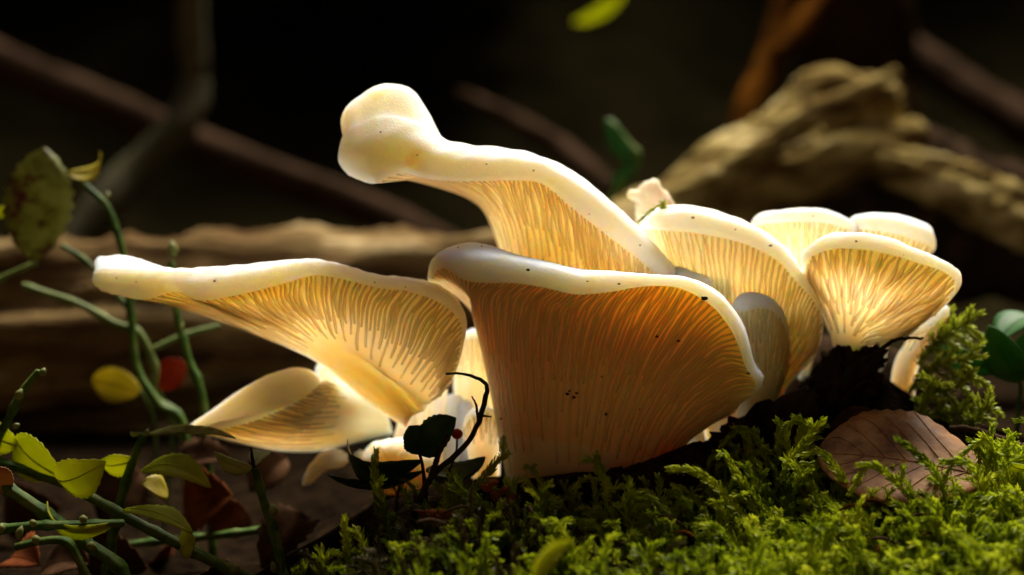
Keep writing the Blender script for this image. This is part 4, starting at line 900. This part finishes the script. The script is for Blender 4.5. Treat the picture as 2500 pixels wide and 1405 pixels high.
# ------------------------------------------------------------------ logs and branches behind
def log_geo(pts, rads, seg=40, n=110, amp=.10, ridge=.05, seed=0):
    path = curve(pts, n); rad = np.interp(np.linspace(0, 1, n), np.linspace(0, 1, len(rads)), rads)
    T = nrm(np.gradient(path, axis=0)); up = np.array([.05, .1, 1.0]); A = nrm(np.cross(T, up)); B = np.cross(A, T)
    th = np.linspace(0, 2*np.pi, seg, endpoint=False)
    q = np.stack([np.broadcast_to(np.cos(th), (n, seg)), np.broadcast_to(np.sin(th), (n, seg)), np.broadcast_to((np.arange(n)/n*8)[:, None], (n, seg))], -1)
    rng = np.random.default_rng(seed); rid = np.interp(th, np.linspace(0, 2*np.pi, 25), np.append(r_ := rng.normal(size=24), r_[0]))
    q2 = np.stack([q[..., 0]*3, q[..., 1]*3, q[..., 2]*.8], -1)
    R = rad[:, None]*(1+amp*vnoise(q*1.3, seed)+ridge*rid[None]*(1+.4*vnoise(q2, seed+1))+.03*vnoise(q*np.array([7, 7, 4]), seed+2)+.015*rng.normal(size=(n, seg)))
    V = (path[:, None]+(A[:, None]*np.cos(th)[None, :, None]+B[:, None]*np.sin(th)[None, :, None])*R[..., None]).reshape(-1, 3)
    F = [(i*seg+j, i*seg+(j+1) % seg, (i+1)*seg+(j+1) % seg, (i+1)*seg+j) for i in range(n-1) for j in range(seg)]
    F += [tuple(range(seg))[::-1], tuple((n-1)*seg+k for k in range(seg))]
    return V, F
hw = thing('light_blocking_log', 'black rotten wood under the cluster, added to block back light', 'log', P(1700, 1200, .05))  # log placed behind the cluster to keep back light off the bases
V, F = log_geo([P(1215, 1130, .040), P(1330, 1090, .043), P(1600, 1060, .046), P(1900, 980, .046), P(2150, 960, .045), P(2330, 1010, .04)], [.006, .013, .017, .017, .014, .008], seed=17, amp=.16, ridge=.10)
mesh_obj('log', V, F, M['darkbark'], hw)
lg = thing('fallen_log', 'weathered tan log lying behind the broad mushroom', 'log', P(400, 1000, .21))
V, F = log_geo([P(-500, 860, .20), P(100, 815, .205), P(600, 780, .21), P(1200, 745, .22), P(1600, 720, .235)], [.030, .028, .028, .029, .03], seed=3, ridge=.06, amp=.26)
mesh_obj('log', V, F, M['log'], lg)
st = thing('rotten_log', 'broken rotten log rising to a splintered end behind the glowing mushrooms', 'log', P(1900, 700, .28))
V, F = log_geo([P(1380, 640, .22), P(1650, 530, .25), P(1900, 400, .28), P(2080, 300, .30), P(2160, 255, .31)], [.012, .016, .021, .022, .012], seed=11, amp=.22, ridge=.12)
mesh_obj('splintered_trunk', V, F, M['stump'], st)
V, F = log_geo([P(1650, 560, .245), P(1900, 455, .26), P(2100, 385, .275), P(2240, 340, .285)], [.008, .011, .012, .008], seed=12, amp=.2, ridge=.12)
mesh_obj('splinter', V, F, M['stump'], st)
V, F = log_geo([P(1500, 760, .26), P(1850, 610, .28), P(2150, 520, .29), P(2400, 560, .28), P(2700, 640, .27)], [.02, .028, .030, .026, .02], seed=13, amp=.15, ridge=.08)
mesh_obj('bark', V, F, M['darkbark'], st)
rl = thing('root_branch', 'pale root sloping down from the broken log', 'branch', P(2500, 560, .24))
V, F = log_geo([P(2150, 400, .265), P(2300, 450, .255), P(2420, 500, .245), P(2560, 580, .235), P(2700, 720, .23)], [.008, .010, .011, .010, .009], seed=14, amp=.12, ridge=.08)
mesh_obj('root', V, F, M['stump'], rl)

for k, (a, b, c, e, r1, r2) in enumerate([(1560,520,1900,375,.0035,.0028),(1650,470,2060,255,.004,.0035),(1780,400,2190,175,.0045,.002),(1700,505,2060,390,.0035,.003),(1900,430,2250,325,.004,.0025),(1850,345,2150,230,.003,.0015)]):
    V, F = log_geo([P(a, b, .232+.008*k), P((a+c)/2, (b+e)/2-6+8*(k % 2), .240+.008*k), P(c, e, .255+.008*k)], [r1*.5, r1, r2], seg=16, n=60, amp=.25, ridge=.14, seed=60+k)
    mesh_obj('splinter', V, F, M['stump'], st)
def branch(label, pts, rads, mat, seed=0, name='branch', extra=()):
    t = thing(name, label, 'branch', P(*pts[0]))
    V, F = log_geo([P(*p) for p in pts], rads, seg=14, n=50, amp=.12, ridge=.03, seed=seed); mesh_obj('limb', V, F, M[mat], t)
    for k, (p2, r2, m2) in enumerate(extra):
        V, F = log_geo([P(*p) for p in p2], r2, seg=12, n=36, amp=.12, ridge=.03, seed=seed+k+1); mesh_obj('fork', V, F, M[m2], t)
    return t
branch('straight brown branch slanting down onto the log in the dark', [(-200, 40, .55), (0, 150, .53), (300, 275, .50), (600, 400, .46), (900, 515, .42), (1120, 610, .38)], [.0105, .010, .0095, .009, .008, .007], 'branch', 21)
branch('bent grey-green branch crossing the brown one', [(470, -150, .42), (468, 60, .42), (470, 200, .42), (440, 310, .41), (340, 410, .40), (240, 520, .38), (130, 690, .36)], [.0075, .007, .0075, .0085, .0095, .009, .008], 'grey_branch', 22)
branch('short dim purplish stick in the dark above the mushrooms', [(1120, 230, .50), (1200, 265, .49), (1300, 320, .47), (1390, 375, .45), (1500, 470, .40)], [.003, .004, .005, .005, .004], 'branch', 23)
branch('dull brown branch slanting away past the broken log', [(2150, 60, .70), (2300, 180, .66), (2450, 280, .62), (2620, 380, .58)], [.008, .011, .012, .012], 'branch', 24)
branch('thick dark snag standing behind the broken log', [(2120, 420, .52), (2100, 250, .53), (2085, 80, .54), (2060, -160, .55)], [.036, .031, .030, .029], 'snag', 27, name='snag')
branch('rust-orange dead bracken stalk rising out of the broken log', [(1790, 430, .38), (1820, 280, .40), (1870, 180, .42), (1900, 60, .44), (1930, -120, .46)], [.004, .006, .007, .006, .005], 'orange', 25,
       extra=[([(1885, 140, .42), (1960, 60, .44), (2040, -40, .46), (2100, -140, .47)], [.004, .006, .005, .004], 'orange')])
sprig('blurred green sprig bending up behind the tall mushroom', [([(1440,640,180),(1480,500,178),(1555,400,175),(1520,340,175),(1480,295,175)], 1.4, 2.2, 'stem')], [((1545,400,175),(1480,290,172),7,'green',dict(roll=.5)), ((1550,390,175),(1490,450,176),6,'green',dict(roll=.6))], name='green_sprig')
sprig('yellow-green leaf hanging in from above in the dark', [([(1250,-260,460),(1350,-120,450),(1530,-30,440)], 1.6, 1.2, 'stem')], [((1530,-30,440),(1400,55,450),9,'yleaf',dict(roll=.7))], name='hanging_leaf')

# ------------------------------------------------------------------ the dark wood beyond
def crown_quads(c, rad, n, size, rng, mat, parent, name):
    u = rng.normal(size=(n, 3)); u = nrm(u)*(rng.random((n, 1))**.45)
    lumpy = 1+.3*vnoise(u*3, int(rng.integers(99)))[:, None]
    p = c+u*rad*lumpy; a = nrm(rng.normal(size=(n, 3))); b = nrm(np.cross(a, rng.normal(size=(n, 3))))
    s = size*(.6+.8*rng.random((n, 1)))
    V = np.stack([p-a*s, p+b*s*.4, p+a*s, p-b*s*.4], 1).reshape(-1, 3)
    return fast_mesh(name, V, np.arange(4*n).reshape(-1, 4), mat, parent, smooth=False)
rng = np.random.default_rng(5)
def spruce(x, y, r, h, R, lab, seed, group=None):
    rg = np.random.default_rng(seed); z0 = G(x, y)
    t = thing('spruce_tree', lab, 'tree', (x, y, z0), group)
    pth = curve([(x, y, z0-.2), (x+.03, y, z0+h*.3), (x-.02, y+.03, z0+h*.65), (x+.02, y, z0+h)], 40)
    V, F = tube(pth, np.linspace(r, r*.08, 40)*(1+.5*np.exp(-np.arange(40)/2)), 14, .12, seed); mesh_obj('trunk', V, F, M['trunk'], t)
    n = int(8000*h/6.5); f = rg.random(n)**1.3; zz = .12+.88*f; rad = R*(1-zz)**.8*(.25+.75*rg.random(n)**.6)+.05; a = rg.uniform(0, 6.28, n)
    layer = .12*np.sin(zz*60)*rad; a = np.round(a*3)/3+rg.normal(size=n)*.10
    c = np.stack([x+rad*np.cos(a), y+rad*np.sin(a), z0+zz*h-rad*.35+layer], 1)
    d = nrm(np.stack([np.cos(a), np.sin(a), -.35+.3*rg.normal(size=n)], 1)+.35*rg.normal(size=(n, 3))); b = nrm(np.cross(d, rg.normal(size=(n, 3))))
    s_ = .18*(.6+.8*rg.random((n, 1)))
    V = np.stack([c-d*s_, c+b*s_*.45, c+d*s_, c-b*s_*.45], 1).reshape(-1, 3)
    fast_mesh('crown', V, np.arange(4*n).reshape(-1, 4), M['fgreen'], t, smooth=False)
for k, (a, d, R, lab) in enumerate([
   (-20, 3.4, 1.3, 'dark spruce far behind the bent grey-green branch'), (-3, 5.8, 1.5, 'dark spruce far behind the tall mushroom'), (58, 3.6, 1.4, 'shadowy spruce beyond the broken log')]+
   [(q, 3.3+.5*(i % 3), 1.45, 'dark spruce added round the clearing to block sky light') for i, q in enumerate((88, 114, 140, 164, 190, 218, 246, 270, 296, 320))]):
    a = math.radians(a); tall = math.cos(a) < -.3; spruce(d*math.sin(a), d*math.cos(a), .13 if tall else .09, 10.5 if tall else 6.5, 2.1 if tall else R, lab, 40+k, 'spruces added to block sky light' if k > 2 else None)  # ring of spruces added against low sky light, tallest behind the camera
for k, (x, y, s, lab) in enumerate([(-.62, 2.0, .30, 'dark green shrub behind the bent grey-green branch'), (.10, 2.5, .28, 'dark green undergrowth behind the short purplish stick'), (.62, 2.3, .3, 'dark shrub behind the dull brown branch'), (-.15, 1.9, .22, 'low dark shrub beyond the straight brown branch')]):
    z0 = G(x, y); t = thing('shrub', lab, 'shrub', (x, y, z0))
    for q in range(5):
        a_ = rng.uniform(0, 6.28); V, F = tube(curve([(x, y, z0-.03), (x+.3*s*math.cos(a_), y+.3*s*math.sin(a_), z0+s*.6), (x+.7*s*math.cos(a_), y+.7*s*math.sin(a_), z0+s*1.2)], 8), np.linspace(.008, .003, 8), 6); mesh_obj('stalk', V, F, M['trunk'], t)
    crown_quads(np.array([x, y, z0+s*.8]), np.array([s, s, s*.9]), 1600, .035, rng, M['fgreen'], t, 'foliage')
